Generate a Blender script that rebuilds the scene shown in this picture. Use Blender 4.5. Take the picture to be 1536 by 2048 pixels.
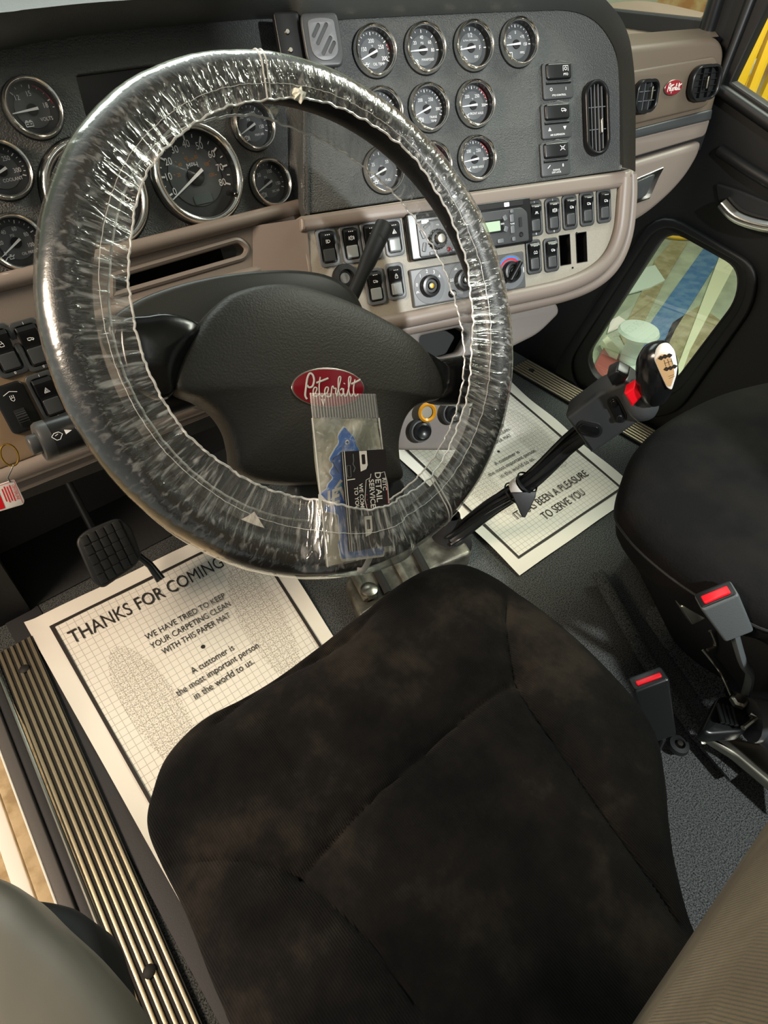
import bpy, bmesh, math, random
from mathutils import Matrix, Vector
random.seed(7)
C = bpy.context.scene.collection
for o in list(bpy.data.objects): bpy.data.objects.remove(o)
PI = math.pi
# ------------------------------------------------------------------ camera
CZ = 1.05                      # eye height above the cab floor
FPX = 1244.43
CAM = ((0.7537243, -0.4573370, 0.4719560), (-0.6565490, -0.5557306, 0.5100068), (0.0290354, -0.6942668, -0.7191318))
cd = bpy.data.cameras.new('camera'); cam = bpy.data.objects.new('camera', cd); C.objects.link(cam)
cam.matrix_world = Matrix(((CAM[0][0], -CAM[0][1], -CAM[0][2], 0), (CAM[1][0], -CAM[1][1], -CAM[1][2], 0),
                           (CAM[2][0], -CAM[2][1], -CAM[2][2], CZ), (0, 0, 0, 1)))
cd.sensor_fit = 'HORIZONTAL'; cd.sensor_width = 36.0; cd.lens = 36.0 * FPX / 1536.0
cd.clip_start = 0.02; cd.clip_end = 60
bpy.context.scene.camera = cam
vs = bpy.context.scene.view_settings
vs.view_transform = 'Standard'; vs.look = 'None'; vs.gamma = 1; vs.use_curve_mapping = False; vs.exposure = 0.0
# ------------------------------------------------------------------ world and lamps
wd = bpy.data.worlds.new('world'); bpy.context.scene.world = wd; wd.use_nodes = True
wd.node_tree.nodes['Background'].inputs[0].default_value = (0.88, 0.94, 0.90, 1)
wd.node_tree.nodes['Background'].inputs[1].default_value = 0.30
def area(name, loc, target, size, energy, col, sy=None):
    l = bpy.data.lights.new(name, 'AREA'); l.size = size; l.energy = energy; l.color = col
    if sy: l.shape = 'RECTANGLE'; l.size_y = sy
    o = bpy.data.objects.new(name, l); C.objects.link(o); o.location = loc
    d = Vector(target) - Vector(loc); o.rotation_euler = d.to_track_quat('-Z', 'Y').to_euler(); return o
area('cab_dome_lamp', (0.475, -0.95, CZ + 0.52), (0.75, 0.6, CZ - 0.45), 0.07, 40, (0.96, 1.0, 0.99))
area('doorway_lamp', (-1.1, 0.75, CZ + 0.55), (0.1, 0.55, CZ - 1.0), 0.45, 38, (1.0, 0.80, 0.61))
area('windshield_daylight', (0.75, 1.75, CZ + 0.75), (0.7, 0.6, CZ - 0.2), 1.5, 14, (0.90, 1.0, 0.95), 0.5)
area('outside_fill', (2.6, 0.2, CZ + 1.6), (3.1, 1.2, CZ - 2.0), 1.2, 150, (0.95, 1.0, 0.85))  # added fill for the objects outside the passenger windows
# ------------------------------------------------------------------ maths
def ray(p):
    v = (p[0] - 768, p[1] - 1024, FPX)
    return Vector([sum(CAM[i][k] * v[k] for k in range(3)) for i in range(3)]).normalized()
def onz(p, z):                 # point of the picture on a level plane, z measured from the eye
    r = ray(p); q = r * (z / r.z); return Vector((q.x, q.y, CZ + z))
def onx(p, x):
    r = ray(p); q = r * (x / r.x); return Vector((q.x, q.y, CZ + q.z))
def ony(p, y):
    r = ray(p); q = r * (y / r.y); return Vector((q.x, q.y, CZ + q.z))
class Frame:
    def __init__(s, o, n, up=(0, 0, 1)):
        s.o = Vector((o[0], o[1], CZ + o[2])); s.n = Vector(n).normalized()
        s.u = Vector(up).cross(s.n).normalized(); s.v = s.n.cross(s.u)
    def px(s, p, w=0.0):
        r = ray(p); e = Vector((0, 0, CZ)); o = s.o + s.n * w
        t = s.n.dot(o - e) / s.n.dot(r); q = e + r * t - o
        return (q.dot(s.u), q.dot(s.v))
    def pl(s, pts, w=0.0): return [s.px(p, w) for p in pts]
    def P(s, a, b, w=0.0): return s.o + s.u * a + s.v * b + s.n * w
    def W(s, p, w=0.0):
        a, b = s.px(p, w); return s.P(a, b, w)
    def mat(s, a=0, b=0, w=0, rot=0):
        p = s.P(a, b, w)
        m = Matrix(((s.u.x, s.v.x, s.n.x, p.x), (s.u.y, s.v.y, s.n.y, p.y), (s.u.z, s.v.z, s.n.z, p.z), (0, 0, 0, 1)))
        return m @ Matrix.Rotation(rot, 4, 'Z')
    def at(s, p, w=0, rot=0):
        a, b = s.px(p, w); return s.mat(a, b, w, rot)
FW = Frame((.344, .477, -.331), (.002, -1.301, 1))      # steering wheel
FR = Frame((.815, .720, -.241), (-.3274, -1, .5467))    # right gauge panel
FL = Frame((.411, .835, -.294), (-.037, -1, .4379))     # cluster in front of the driver
FP = Frame((1.36, .675, -.30), (-.25, -1, .2))          # passenger side of the dashboard
FD = Frame((1.47, .5, -.5), (-1, 0, 0))                 # passenger door
ID = Matrix.Identity(4)
# ------------------------------------------------------------------ materials
def lin(h):
    h = h.lstrip('#'); c = [int(h[i:i+2], 16) / 255 for i in (0, 2, 4)]
    return tuple((x / 12.92 if x <= .04045 else ((x + .055) / 1.055) ** 2.4) for x in c) + (1,)
def mat(name, hexc, rough=.5, metal=0, bump=None, spec=.5, var=None, coat=0, aniso=None, emit=0):
    m = bpy.data.materials.new(name); m.use_nodes = True; nt = m.node_tree; b = nt.nodes['Principled BSDF']
    b.inputs['Base Color'].default_value = lin(hexc); b.inputs['Roughness'].default_value = rough
    b.inputs['Metallic'].default_value = metal; b.inputs['Specular IOR Level'].default_value = spec
    b.inputs['Coat Weight'].default_value = coat; b.inputs['Coat Roughness'].default_value = .08
    if emit: b.inputs['Emission Color'].default_value = lin(hexc); b.inputs['Emission Strength'].default_value = emit
    tc = nt.nodes.new('ShaderNodeTexCoord')
    if bump:
        sc, st = bump[0], bump[1]
        n = nt.nodes.new('ShaderNodeTexNoise'); n.inputs['Scale'].default_value = sc; n.inputs['Detail'].default_value = 3
        if aniso:
            mp = nt.nodes.new('ShaderNodeMapping'); mp.inputs['Scale'].default_value = aniso
            nt.links.new(tc.outputs['Object'], mp.inputs[0]); nt.links.new(mp.outputs[0], n.inputs[0])
        else: nt.links.new(tc.outputs['Object'], n.inputs[0])
        bp = nt.nodes.new('ShaderNodeBump'); bp.inputs['Strength'].default_value = st; bp.inputs['Distance'].default_value = bump[2] if len(bump) > 2 else .0006
        nt.links.new(n.outputs[0], bp.inputs['Height']); nt.links.new(bp.outputs[0], b.inputs['Normal'])
    if var:                     # (second colour, scale, low, high)
        n = nt.nodes.new('ShaderNodeTexNoise'); n.inputs['Scale'].default_value = var[1]; n.inputs['Detail'].default_value = 6
        nt.links.new(tc.outputs['Object'], n.inputs[0])
        r = nt.nodes.new('ShaderNodeValToRGB'); r.color_ramp.elements[0].position = var[2]; r.color_ramp.elements[1].position = var[3]
        r.color_ramp.elements[0].color = lin(hexc); r.color_ramp.elements[1].color = lin(var[0])
        nt.links.new(n.outputs[0], r.inputs[0]); nt.links.new(r.outputs[0], b.inputs['Base Color'])
    return m
def glassy(name, tint, base, edge, rough=.08, haze=0.0, bump=None, vfun=False, hazec=(0.9, .9, .88, 1)):
    m = bpy.data.materials.new(name); m.use_nodes = True; nt = m.node_tree; nt.nodes.clear()
    out = nt.nodes.new('ShaderNodeOutputMaterial'); tr = nt.nodes.new('ShaderNodeBsdfTransparent'); tr.inputs[0].default_value = tint
    gl = nt.nodes.new('ShaderNodeBsdfGlossy'); gl.inputs['Roughness'].default_value = rough; gl.inputs[0].default_value = (1, 1, .97, 1)
    lw = nt.nodes.new('ShaderNodeLayerWeight'); lw.inputs[0].default_value = .35
    mr = nt.nodes.new('ShaderNodeMapRange'); mr.inputs[3].default_value = base; mr.inputs[4].default_value = edge
    nt.links.new(lw.outputs['Facing'], mr.inputs[0])
    mx = nt.nodes.new('ShaderNodeMixShader'); nt.links.new(mr.outputs[0], mx.inputs[0]); nt.links.new(tr.outputs[0], mx.inputs[1]); nt.links.new(gl.outputs[0], mx.inputs[2])
    last = mx
    if haze:
        df = nt.nodes.new('ShaderNodeBsdfDiffuse'); df.inputs[0].default_value = hazec
        m2 = nt.nodes.new('ShaderNodeMixShader'); m2.inputs[0].default_value = haze
        nt.links.new(mx.outputs[0], m2.inputs[1]); nt.links.new(df.outputs[0], m2.inputs[2]); last = m2
        if bump:                # folded film scatters more where it is creased
            pass
    if bump:
        tc = nt.nodes.new('ShaderNodeTexCoord'); mp = nt.nodes.new('ShaderNodeMapping'); mp.inputs['Scale'].default_value = bump[2]
        n = nt.nodes.new('ShaderNodeTexNoise'); n.inputs['Scale'].default_value = bump[0]; n.inputs['Detail'].default_value = 2.5; n.inputs['Distortion'].default_value = .6
        nt.links.new(tc.outputs['UV' if len(bump) > 4 else 'Object'], mp.inputs[0]); nt.links.new(mp.outputs[0], n.inputs[0])
        bp = nt.nodes.new('ShaderNodeBump'); bp.inputs['Strength'].default_value = bump[1]; bp.inputs['Distance'].default_value = bump[3]
        nt.links.new(n.outputs[0], bp.inputs['Height']); nt.links.new(bp.outputs[0], gl.inputs['Normal']); nt.links.new(bp.outputs[0], lw.inputs['Normal'])
        if haze:
            if vfun:            # gathers are strong beside the elastic edges and fade towards the outside
                sp_ = nt.nodes.new('ShaderNodeSeparateXYZ'); nt.links.new(tc.outputs['UV'], sp_.inputs[0])
                g = nt.nodes.new('ShaderNodeValToRGB'); e = g.color_ramp.elements; e[0].position = .06; e[0].color = (1, 1, 1, 1); e[1].position = .36; e[1].color = (.07, .07, .07, 1)
                k = e.new(.2); k.color = (.6, .6, .6, 1); k = e.new(.78); k.color = (.07, .07, .07, 1); k = e.new(.95); k.color = (.8, .8, .8, 1)
                nt.links.new(sp_.outputs[1], g.inputs[0]); nt.links.new(g.outputs[0], bp.inputs['Strength'])
                mu = nt.nodes.new('ShaderNodeMath'); mu.operation = 'MULTIPLY'
            r = nt.nodes.new('ShaderNodeMapRange'); r.inputs[1].default_value = .52; r.inputs[2].default_value = .72; r.inputs[3].default_value = haze * (.8 if vfun else .45); r.inputs[4].default_value = min(1, haze * (9 if vfun else 3.2))
            nt.links.new(n.outputs[0], r.inputs[0]); 
            if vfun: nt.links.new(r.outputs[0], mu.inputs[0]); nt.links.new(g.outputs[0], mu.inputs[1]); nt.links.new(mu.outputs[0], m2.inputs[0])
            else: nt.links.new(r.outputs[0], m2.inputs[0])
    nt.links.new(last.outputs[0], out.inputs[0]); return m
M = dict(
    dash=mat('charcoal_dash', '#484a49', .46, bump=(480, 1.0, .0020)),
    brow=mat('charcoal_brow', '#3c3f3d', .42, bump=(600, .35, .0006)),
    taupe=mat('taupe_plastic', '#80746b', .42, bump=(1100, .25, .0004)),
    plate=mat('beige_plate', '#979184', .5, bump=(900, .3, .0003), var=('#8f897c', 900, .45, .6)),
    tan=mat('tan_plate', '#8c755c', .5, bump=(1100, .25, .0004)),
    padbrown=mat('olive_dash_pad', '#635648', .55, bump=(900, .3, .0004)),
    black=mat('black_plastic', '#131415', .32),
    matte=mat('matte_black', '#0d0e0f', .7),
    soft=mat('soft_black', '#1c1d1d', .5, bump=(800, .3, .0004)),
    grey=mat('dark_grey_plastic', '#3c3e3f', .4),
    lensgrey=mat('pale_switch_lens', '#8f9392', .25),
    midgrey=mat('mid_grey_plastic', '#65676a', .4),
    chrome=mat('chrome', '#f2f0ea', .16, 1),
    steel=mat('brushed_steel', '#b9b4a6', .28, 1, bump=(300, .15, .0003)),
    dial=mat('dial_face', '#3c3f41', .5), dial2=mat('dial_centre', '#606365', .45),
    white=mat('white_print', '#ffffff', .6), redp=mat('red_print', '#b4404a', .5), orange=mat('orange_print', '#c88a4a', .5),
    glass=glassy('gauge_lens', (1, 1, 1, 1), .01, .22, .02),
    lcd=mat('lcd_green', '#a9c7a4', .3, emit=.15), lcdgrey=mat('lcd_grey', '#5a6464', .3),
    screen=mat('dark_screen', '#17181d', .12),
    leather=mat('black_leather', '#141414', .33, bump=(700, .4, .0006)),
    hub=mat('hub_vinyl', '#36342f', .5, bump=(420, .45, .0012)),
    spoke=mat('spoke_plastic', '#0f1011', .2, bump=(60, .2, .001)),
    shroud=mat('column_shroud', '#2c2d2a', .38, bump=(800, .2, .0004)),
    red=mat('red_enamel', '#8d0f22', .22, coat=.6), redbtn=mat('red_button', '#e01222', .3),
    film=glassy('clear_film', (.96, .96, .95, 1), .05, .78, .17, .05, bump=(6.0, .8, (46, 1.8, 1), .0024, 1), vfun=True),
    filmedge=glassy('film_edge', (.9, .9, .88, 1), .35, .8, .3, .45),
    knot=mat('white_film_knot', '#efeee0', .35, bump=(200, .5, .002)),
    bag=glassy('bag_film', (.97, .97, .95, 1), .12, .6, .1, .10, bump=(60, .8, (1, 1, 1), .003)),
    crimp=glassy('crimped_film', (.95, .95, .93, 1), .16, .7, .12, .12),
    bagback=mat('silver_bag_lining', '#b3b1a1', .35, bump=(45, .6, .004)),
    blue=mat('blue_card', '#2b78d6', .45), teal=mat('teal_print', '#2aa7c4', .45),
    cardblack=mat('black_card', '#231f21', .35), cardwhite=mat('card_white', '#e9e5dd', .5),
    cloth=mat('black_seat_cloth', '#121213', .95, bump=(300, .5, .0015), spec=.1, var=('#1f1d1b', 8, .4, .7)), climate=mat('climate_glare_grey', '#525455', .4),  # climate grey is lightened to hold lamp glare
    knee=mat('knee_panel_plastic', '#77706a', .5, bump=(900, .2, .0004)), worn=mat('worn_metal', '#5e5b52', .45, .8, bump=(60, .4, .002), var=('#8a877a', 30, .4, .65)),
    paper=None, ink=mat('mat_ink', '#2a241f', .7), carpet=mat('charcoal_carpet', '#626462', .95, bump=(520, 1.0, .004), var=('#2c2e2f', 420, .42, .62), spec=.1),
    footwell=mat('footwell_rubber', '#161616', .7, bump=(80, .3, .002)),
    velour=None, velour2=None,
    sill=mat('aluminium_tread', '#cfc0a0', .36, .85, bump=(260, .2, .0004)), groove=mat('tread_groove', '#15130f', .7),
    rubber=mat('door_seal_rubber', '#2a292b', .6, bump=(500, .3, .0005)), trimgrey=mat('grey_sill_trim', '#57524f', .55, bump=(300, .3, .0005)),
    vinyl=mat('grey_vinyl', '#67635a', .42, bump=(30, .15, .003)),
    door=mat('black_door_trim', '#0b0c0d', .5, bump=(700, .2, .0004)),
    window=glassy('window_glass', (.93, .96, .94, 1), .06, .6, .02),
    webbing=mat('grey_sleeve', '#4a4f50', .6, bump=(400, .4, .001)),
    gold=mat('brass_ring', '#d8a84a', .25, 1), yellow=mat('amber_ring', '#c98a1a', .35, coat=.4),
    concrete=mat('workshop_floor', '#9aa38c', .8, bump=(20, .3, .004), var=('#b3bfa2', 5, .35, .65)),
    blueline=mat('blue_floor_paint', '#3f6f9c', .7, var=('#5d86a5', 14, .4, .6)),
    khaki=mat('khaki_floor', '#8f8760', .8, var=('#a8a27c', 10, .4, .6)),
    paleyel=mat('pale_post', '#dfe6c0', .5), yel=mat('yellow_strap', '#e0b21a', .5), orangewall=mat('orange_wall', '#c98f5a', .7, var=('#e0c08a', 6, .4, .6)),
    redout=mat('red_bin', '#a55a52', .6), paleout=mat('pale_plastic', '#cfe0cf', .5),
    ground=mat('warm_lit_ground', '#c9b089', .8, bump=(60, .4, .003), var=('#a68c66', 40, .4, .65)), bright=mat('bright_white', '#f3efe4', .4),
)
def velour(name, a, b, c, s=1.0):
    m = bpy.data.materials.new(name); m.use_nodes = True; nt = m.node_tree; p = nt.nodes['Principled BSDF']
    tc = nt.nodes.new('ShaderNodeTexCoord'); n = nt.nodes.new('ShaderNodeTexNoise'); n.inputs['Scale'].default_value = 9 * s; n.inputs['Detail'].default_value = 8; n.inputs['Roughness'].default_value = .62
    nt.links.new(tc.outputs['Object'], n.inputs[0])
    r = nt.nodes.new('ShaderNodeValToRGB'); e = r.color_ramp.elements; e[0].position = .38; e[1].position = .66; e[0].color = lin(a); e[1].color = lin(b)
    k = e.new(.52); k.color = lin(c); nt.links.new(n.outputs[0], r.inputs[0])
    w = nt.nodes.new('ShaderNodeTexWave'); w.bands_direction = 'X'; w.inputs['Scale'].default_value = 150; w.inputs['Distortion'].default_value = .4
    nt.links.new(tc.outputs['Object'], w.inputs[0])
    n2 = nt.nodes.new('ShaderNodeTexNoise'); n2.inputs['Scale'].default_value = 500; nt.links.new(tc.outputs['Object'], n2.inputs[0])
    ad = nt.nodes.new('ShaderNodeMath'); ad.operation = 'ADD'; nt.links.new(w.outputs['Fac'], ad.inputs[0]); nt.links.new(n2.outputs[0], ad.inputs[1])
    bp = nt.nodes.new('ShaderNodeBump'); bp.inputs['Strength'].default_value = .5; bp.inputs['Distance'].default_value = .0012; nt.links.new(ad.outputs[0], bp.inputs['Height'])
    nt.links.new(bp.outputs[0], p.inputs['Normal']); nt.links.new(r.outputs[0], p.inputs['Base Color'])
    p.inputs['Roughness'].default_value = .95; p.inputs['Specular IOR Level'].default_value = .1; p.inputs['Sheen Weight'].default_value = .04; p.inputs['Sheen Roughness'].default_value = .5
    return m
M['velour'] = velour('black_velour', '#0a0a0b', '#2f2a25', '#171514')
M['velour2'] = velour('olive_velour', '#544c40', '#6e6555', '#5f5748')
# ------------------------------------------------------------------ mesh helpers
def smooth(pts, n=8, closed=True):
    out = []; N = len(pts)
    for i in range(N if closed else N - 1):
        g = lambda k: Vector(pts[k % N]) if closed else Vector(pts[max(0, min(N - 1, k))])
        a, b, c, d = g(i - 1), g(i), g(i + 1), g(i + 2)
        for j in range(n):
            t = j / n
            out.append(.5 * ((2 * b) + (c - a) * t + (2 * a - 5 * b + 4 * c - d) * t * t + (3 * b - a - 3 * c + d) * t ** 3))
    if not closed: out.append(Vector(pts[-1]))
    return out
def rrect(w, h, r, n=6, cx=0, cy=0, rot=0):
    r = min(r, w / 2 - 1e-5, h / 2 - 1e-5); o = []
    for k, (sx, sy) in enumerate(((1, 1), (-1, 1), (-1, -1), (1, -1))):
        for j in range(n + 1):
            a = PI / 2 * (k + j / n); x = sx * (w / 2 - r) + r * math.cos(a); y = sy * (h / 2 - r) + r * math.sin(a)
            o.append((cx + x * math.cos(rot) - y * math.sin(rot), cy + x * math.sin(rot) + y * math.cos(rot)))
    return o
def circle(r, n=32, cx=0, cy=0, ry=None): return [(cx + r * math.cos(2 * PI * i / n), cy + (ry or r) * math.sin(2 * PI * i / n)) for i in range(n)]
def roundpoly(pts, r, n=5):     # rounds the corners of a polygon; r may be a list
    o = []; N = len(pts)
    for i in range(N):
        p = Vector(pts[i]).to_2d(); a = Vector(pts[i - 1]).to_2d() - p; b = Vector(pts[(i + 1) % N]).to_2d() - p
        rr = r[i] if isinstance(r, (list, tuple)) else r; rr = min(rr, a.length * .49, b.length * .49)
        if rr <= 0: o.append(p); continue
        s = p + a.normalized() * rr; e = p + b.normalized() * rr
        for j in range(n + 1):
            t = j / n; o.append(s * (1 - t) ** 2 + p * 2 * t * (1 - t) + e * t * t)
    return o
DG = bpy.context.evaluated_depsgraph_get
def _curvemesh(cu):
    ob = bpy.data.objects.new('tmp', cu); C.objects.link(ob); dg = DG(); dg.update()
    me = bpy.data.meshes.new_from_object(ob.evaluated_get(dg)); V = [v.co.copy() for v in me.vertices]; F = [tuple(p.vertices) for p in me.polygons]
    bpy.data.objects.remove(ob); bpy.data.curves.remove(cu); bpy.data.meshes.remove(me); return V, F
class MB:
    def __init__(s): s.V = []; s.F = []; s.uv = None
    def add(s, V, F, m=None):
        k = len(s.V); s.V += [(m @ Vector(v)) if m is not None else Vector(v) for v in V]; s.F += [tuple(i + k for i in f) for f in F]; return s
    def shape(s, polys, z0, z1, bev=0.0, m=None, res=2):       # filled outline(s) with holes, thickness and rounded edges
        if not isinstance(polys[0][0], (tuple, list, Vector)): polys = [polys]
        cu = bpy.data.curves.new('c', 'CURVE'); cu.dimensions = '2D'; cu.fill_mode = 'BOTH'
        for p in polys:
            sp = cu.splines.new('POLY'); sp.points.add(len(p) - 1); sp.use_cyclic_u = True
            for i, q in enumerate(p): sp.points[i].co = (q[0], q[1], 0, 1)
        bev = min(bev, abs(z1 - z0) / 2 - 1e-6) if bev else 0
        cu.extrude = abs(z1 - z0) / 2 - bev; cu.bevel_depth = bev; cu.bevel_resolution = res; cu.offset = -bev
        V, F = _curvemesh(cu); t = Matrix.Translation((0, 0, (z0 + z1) / 2))
        return s.add(V, F, (m @ t) if m is not None else t)
    def text(s, txt, x, y, size, z=0, align='CENTER', sx=1.0, rot=0, m=None, shear=0, th=0.0, bold=0):
        cu = bpy.data.curves.new('t', 'FONT'); cu.body = txt; cu.size = size; cu.align_x = align; cu.align_y = 'CENTER'; cu.shear = shear; cu.extrude = th; cu.resolution_u = 3; cu.offset = bold
        V, F = _curvemesh(cu); t = Matrix.Translation((x, y, z)) @ Matrix.Rotation(rot, 4, 'Z') @ Matrix.Diagonal((sx, 1, 1, 1))
        return s.add(V, F, (m @ t) if m is not None else t)
    def lathe(s, prof, n=48, m=None, sy=1.0):
        V = []; F = []; K = len(prof)
        for i in range(n):
            a = 2 * PI * i / n
            for r, z in prof: V.append((r * math.cos(a), sy * r * math.sin(a), z))
        for i in range(n):
            for k in range(K - 1): F.append((i * K + k, ((i + 1) % n) * K + k, ((i + 1) % n) * K + k + 1, i * K + k + 1))
        return s.add(V, F, m)
    def tube(s, path, r, n=10, closed=False, m=None, caps=True, flat=1.0):
        P = [Vector(p) for p in path]; N = len(P); V = []; F = []; up = None
        for i in range(N):
            if closed: t = P[(i + 1) % N] - P[i - 1]
            else: t = P[min(i + 1, N - 1)] - P[max(i - 1, 0)]
            t.normalize()
            if up is None: up = Vector((0, 0, 1)) if abs(t.z) < .9 else Vector((1, 0, 0))
            a = up - t * up.dot(t)
            if a.length < 1e-6: a = t.orthogonal()
            a.normalize(); b = t.cross(a); up = a
            rr = r[i] if isinstance(r, (list, tuple)) else r
            for j in range(n):
                q = 2 * PI * j / n; V.append(P[i] + a * rr * flat * math.cos(q) + b * rr * math.sin(q))
        for i in range(N if closed else N - 1):
            for j in range(n):
                F.append((i * n + j, i * n + (j + 1) % n, ((i + 1) % N) * n + (j + 1) % n, ((i + 1) % N) * n + j))
        if caps and not closed: F.append(tuple(range(n))[::-1]); F.append(tuple((N - 1) * n + j for j in range(n)))
        return s.add(V, F, m)
    def loft(s, rails, closed=False, m=None):
        K = len(rails[0]); V = [v for r in rails for v in r]; F = []
        for i in range(len(rails) - 1):
            for k in range(K if closed else K - 1): F.append((i * K + k, i * K + (k + 1) % K, (i + 1) * K + (k + 1) % K, (i + 1) * K + k))
        return s.add(V, F, m)
    def dome(s, poly, prof, m=None, centre=None, f=None, bottom=False):   # (scale, z) rings towards the centre
        P = [Vector(p[:2]) for p in poly]; c = Vector(centre) if centre else sum(P, Vector((0, 0))) / len(P)
        rails = []
        for sc, z in prof: rails.append([((c + (p - c) * sc).x, (c + (p - c) * sc).y, z) for p in P])
        if f: rails = [[(x, y, f(x, y, z)) for x, y, z in r] for r in rails]
        V = [v for r in rails for v in r]; F = []; K = len(P)
        for i in range(len(rails) - 1):
            for k in range(K): F.append((i * K + k, i * K + (k + 1) % K, (i + 1) * K + (k + 1) % K, (i + 1) * K + k))
        zc = prof[-1][1] if not f else f(c.x, c.y, prof[-1][1]); V.append((c.x, c.y, zc)); L = len(V) - 1; b = (len(rails) - 1) * K
        for k in range(K): F.append((b + k, b + (k + 1) % K, L))
        if bottom: F.append(tuple(range(K))[::-1])
        return s.add(V, F, m)
    def box(s, w, d, h, bev=0.0, m=None, c=(0, 0, 0)):
        return s.shape([rrect(w, d, max(bev, 1e-4), 3)], c[2] - h / 2, c[2] + h / 2, bev, (m or ID) @ Matrix.Translation((c[0], c[1], 0)))
    def ribbon(s, pts, w, z=0, m=None):
        P = [Vector((p[0], p[1])) for p in pts]; V = []; F = []
        for i in range(len(P)):
            t = (P[min(i + 1, len(P) - 1)] - P[max(i - 1, 0)]); t.normalize(); nn = Vector((-t.y, t.x)) * w / 2
            V += [(*(P[i] + nn), z), (*(P[i] - nn), z)]
        for i in range(len(P) - 1): F.append((2 * i, 2 * i + 1, 2 * i + 3, 2 * i + 2))
        return s.add(V, F, m)
WORLD = {}
def obj(name, mb, material, parent=None, m=ID, sharp=40, label=None):
    me = bpy.data.meshes.new(name); me.from_pydata([tuple(v) for v in mb.V], [], mb.F)
    bm = bmesh.new(); bm.from_mesh(me); bmesh.ops.remove_doubles(bm, verts=bm.verts, dist=1e-6); bmesh.ops.recalc_face_normals(bm, faces=bm.faces); bm.to_mesh(me); bm.free()
    me.shade_smooth()
    try: me.set_sharp_from_angle(angle=math.radians(sharp))
    except Exception: pass
    me.materials.append(material); o = bpy.data.objects.new(name, me); C.objects.link(o)
    WORLD[o.name] = m
    if parent is not None: o.parent = parent; o.matrix_local = WORLD[parent.name].inverted() @ m
    else: o.matrix_world = m
    if label: o['label'] = label
    return o
def thing(name, label, cat, m, group=None):
    o = bpy.data.objects.new(name, None); o.empty_display_size = .02; C.objects.link(o); o.matrix_world = m; WORLD[o.name] = m
    o['label'] = label; o['category'] = cat
    if group: o['group'] = group
    return o
def tag(o, label, cat, group=None):
    o['label'] = label; o['category'] = cat
    if group: o['group'] = group
    return o
def struct(name, mb, material, m=ID, sharp=40):
    o = obj(name, mb, material, None, m, sharp); o['kind'] = 'structure'; return o
def T(p): return Matrix.Translation(p)
def aim(p, q, up=(0, 0, 1)):    # matrix with local z from p towards q
    z = (Vector(q) - Vector(p)).normalized(); x = Vector(up).cross(z)
    if x.length < 1e-4: x = Vector((1, 0, 0))
    x.normalize(); y = z.cross(x)
    return Matrix(((x.x, y.x, z.x, p[0]), (x.y, y.y, z.y, p[1]), (x.z, y.z, z.z, p[2]), (0, 0, 0, 1)))
# ================================================================== SETTING
fl = MB(); fl.add([(-.13, -.9, 0), (1.47, -.9, 0), (1.47, 1.25, 0), (-.13, 1.25, 0)], [(0, 1, 2, 3)]); struct('floor', fl, M['carpet'])
kk = MB(); kk.add([(-.04, .99, .003), (.62, .99, .003), (.62, 1.12, .05), (-.04, 1.12, .05), (-.04, 1.3, .5), (.62, 1.3, .5)], [(0, 1, 2, 3), (3, 2, 5, 4)]); struct('wall_footwell', kk, M['footwell'])
fw = MB(); fw.add([(-.2, 1.25, 0), (1.6, 1.25, 0), (1.6, 1.25, .70), (-.2, 1.25, .70)], [(0, 1, 2, 3)]); struct('wall_front', fw, M['footwell'])
# passenger door wall with its two window openings
low = roundpoly(FD.pl([(1335, 455), (1478, 535), (1474, 600), (1345, 770), (1190, 765), (1168, 715)]), [.05, .05, .05, .04, .05, .05])
ea_, eb_ = Vector(FD.px((1412, 40))), Vector(FD.px((1432, 0)))
ex_ = lambda v: eb_ + Vector((.25, 1.0)) * (v - eb_.y)
up = [(FD.px((1462, 165))), (FD.px((1536, 215))[0] + .55, FD.px((1536, 215))[1] - .16), (.8, .95), tuple(ex_(.95) + Vector((.07, 0))), FD.px((1536, 10))]
wl = MB(); wl.shape([[(-.75, -.56), (1.4, -.56), (1.4, 1.1), tuple(ex_(1.1)), FD.px((1432, 0)), FD.px((1412, 40)), (-.75, FD.px((1412, 40))[1] - .02)], low, up], -.03, 0, .004); door1 = struct('door_1', wl, M['door'], FD.mat())
rim = MB(); rim.shape([[(x * 1.0, y) for x, y in roundpoly(FD.pl([(1320, 415), (1520, 530), (1512, 610), (1352, 835), (1140, 820), (1105, 740)]), .07)],
                       roundpoly(FD.pl([(1326, 438), (1498, 532), (1490, 605), (1350, 795), (1165, 790), (1140, 725)]), .06)], 0, .012, .005); struct('trim_1', rim, M['door'], FD.mat())
g1 = MB(); g1.add([(x, y, -.02) for x, y in low], [tuple(range(len(low)))]); struct('window_1', g1, M['window'], FD.mat())
gs = MB(); gs.tube([(x, y, -.004) for x, y in low], .0035, 8, True); struct('trim_2', gs, M['rubber'], FD.mat())
g2 = MB(); g2.add([(x, y, -.02) for x, y in up], [tuple(range(len(up)))]); struct('window_2', g2, M['window'], FD.mat())
us = MB(); us.tube([(up[0][0] - .012, up[0][1] + .3, .006), (up[0][0] - .02, up[0][1] - .012, .006), (up[1][0], up[1][1] - .02, .006)], .012, 10); struct('trim_3', us, M['door'], FD.mat())
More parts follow.
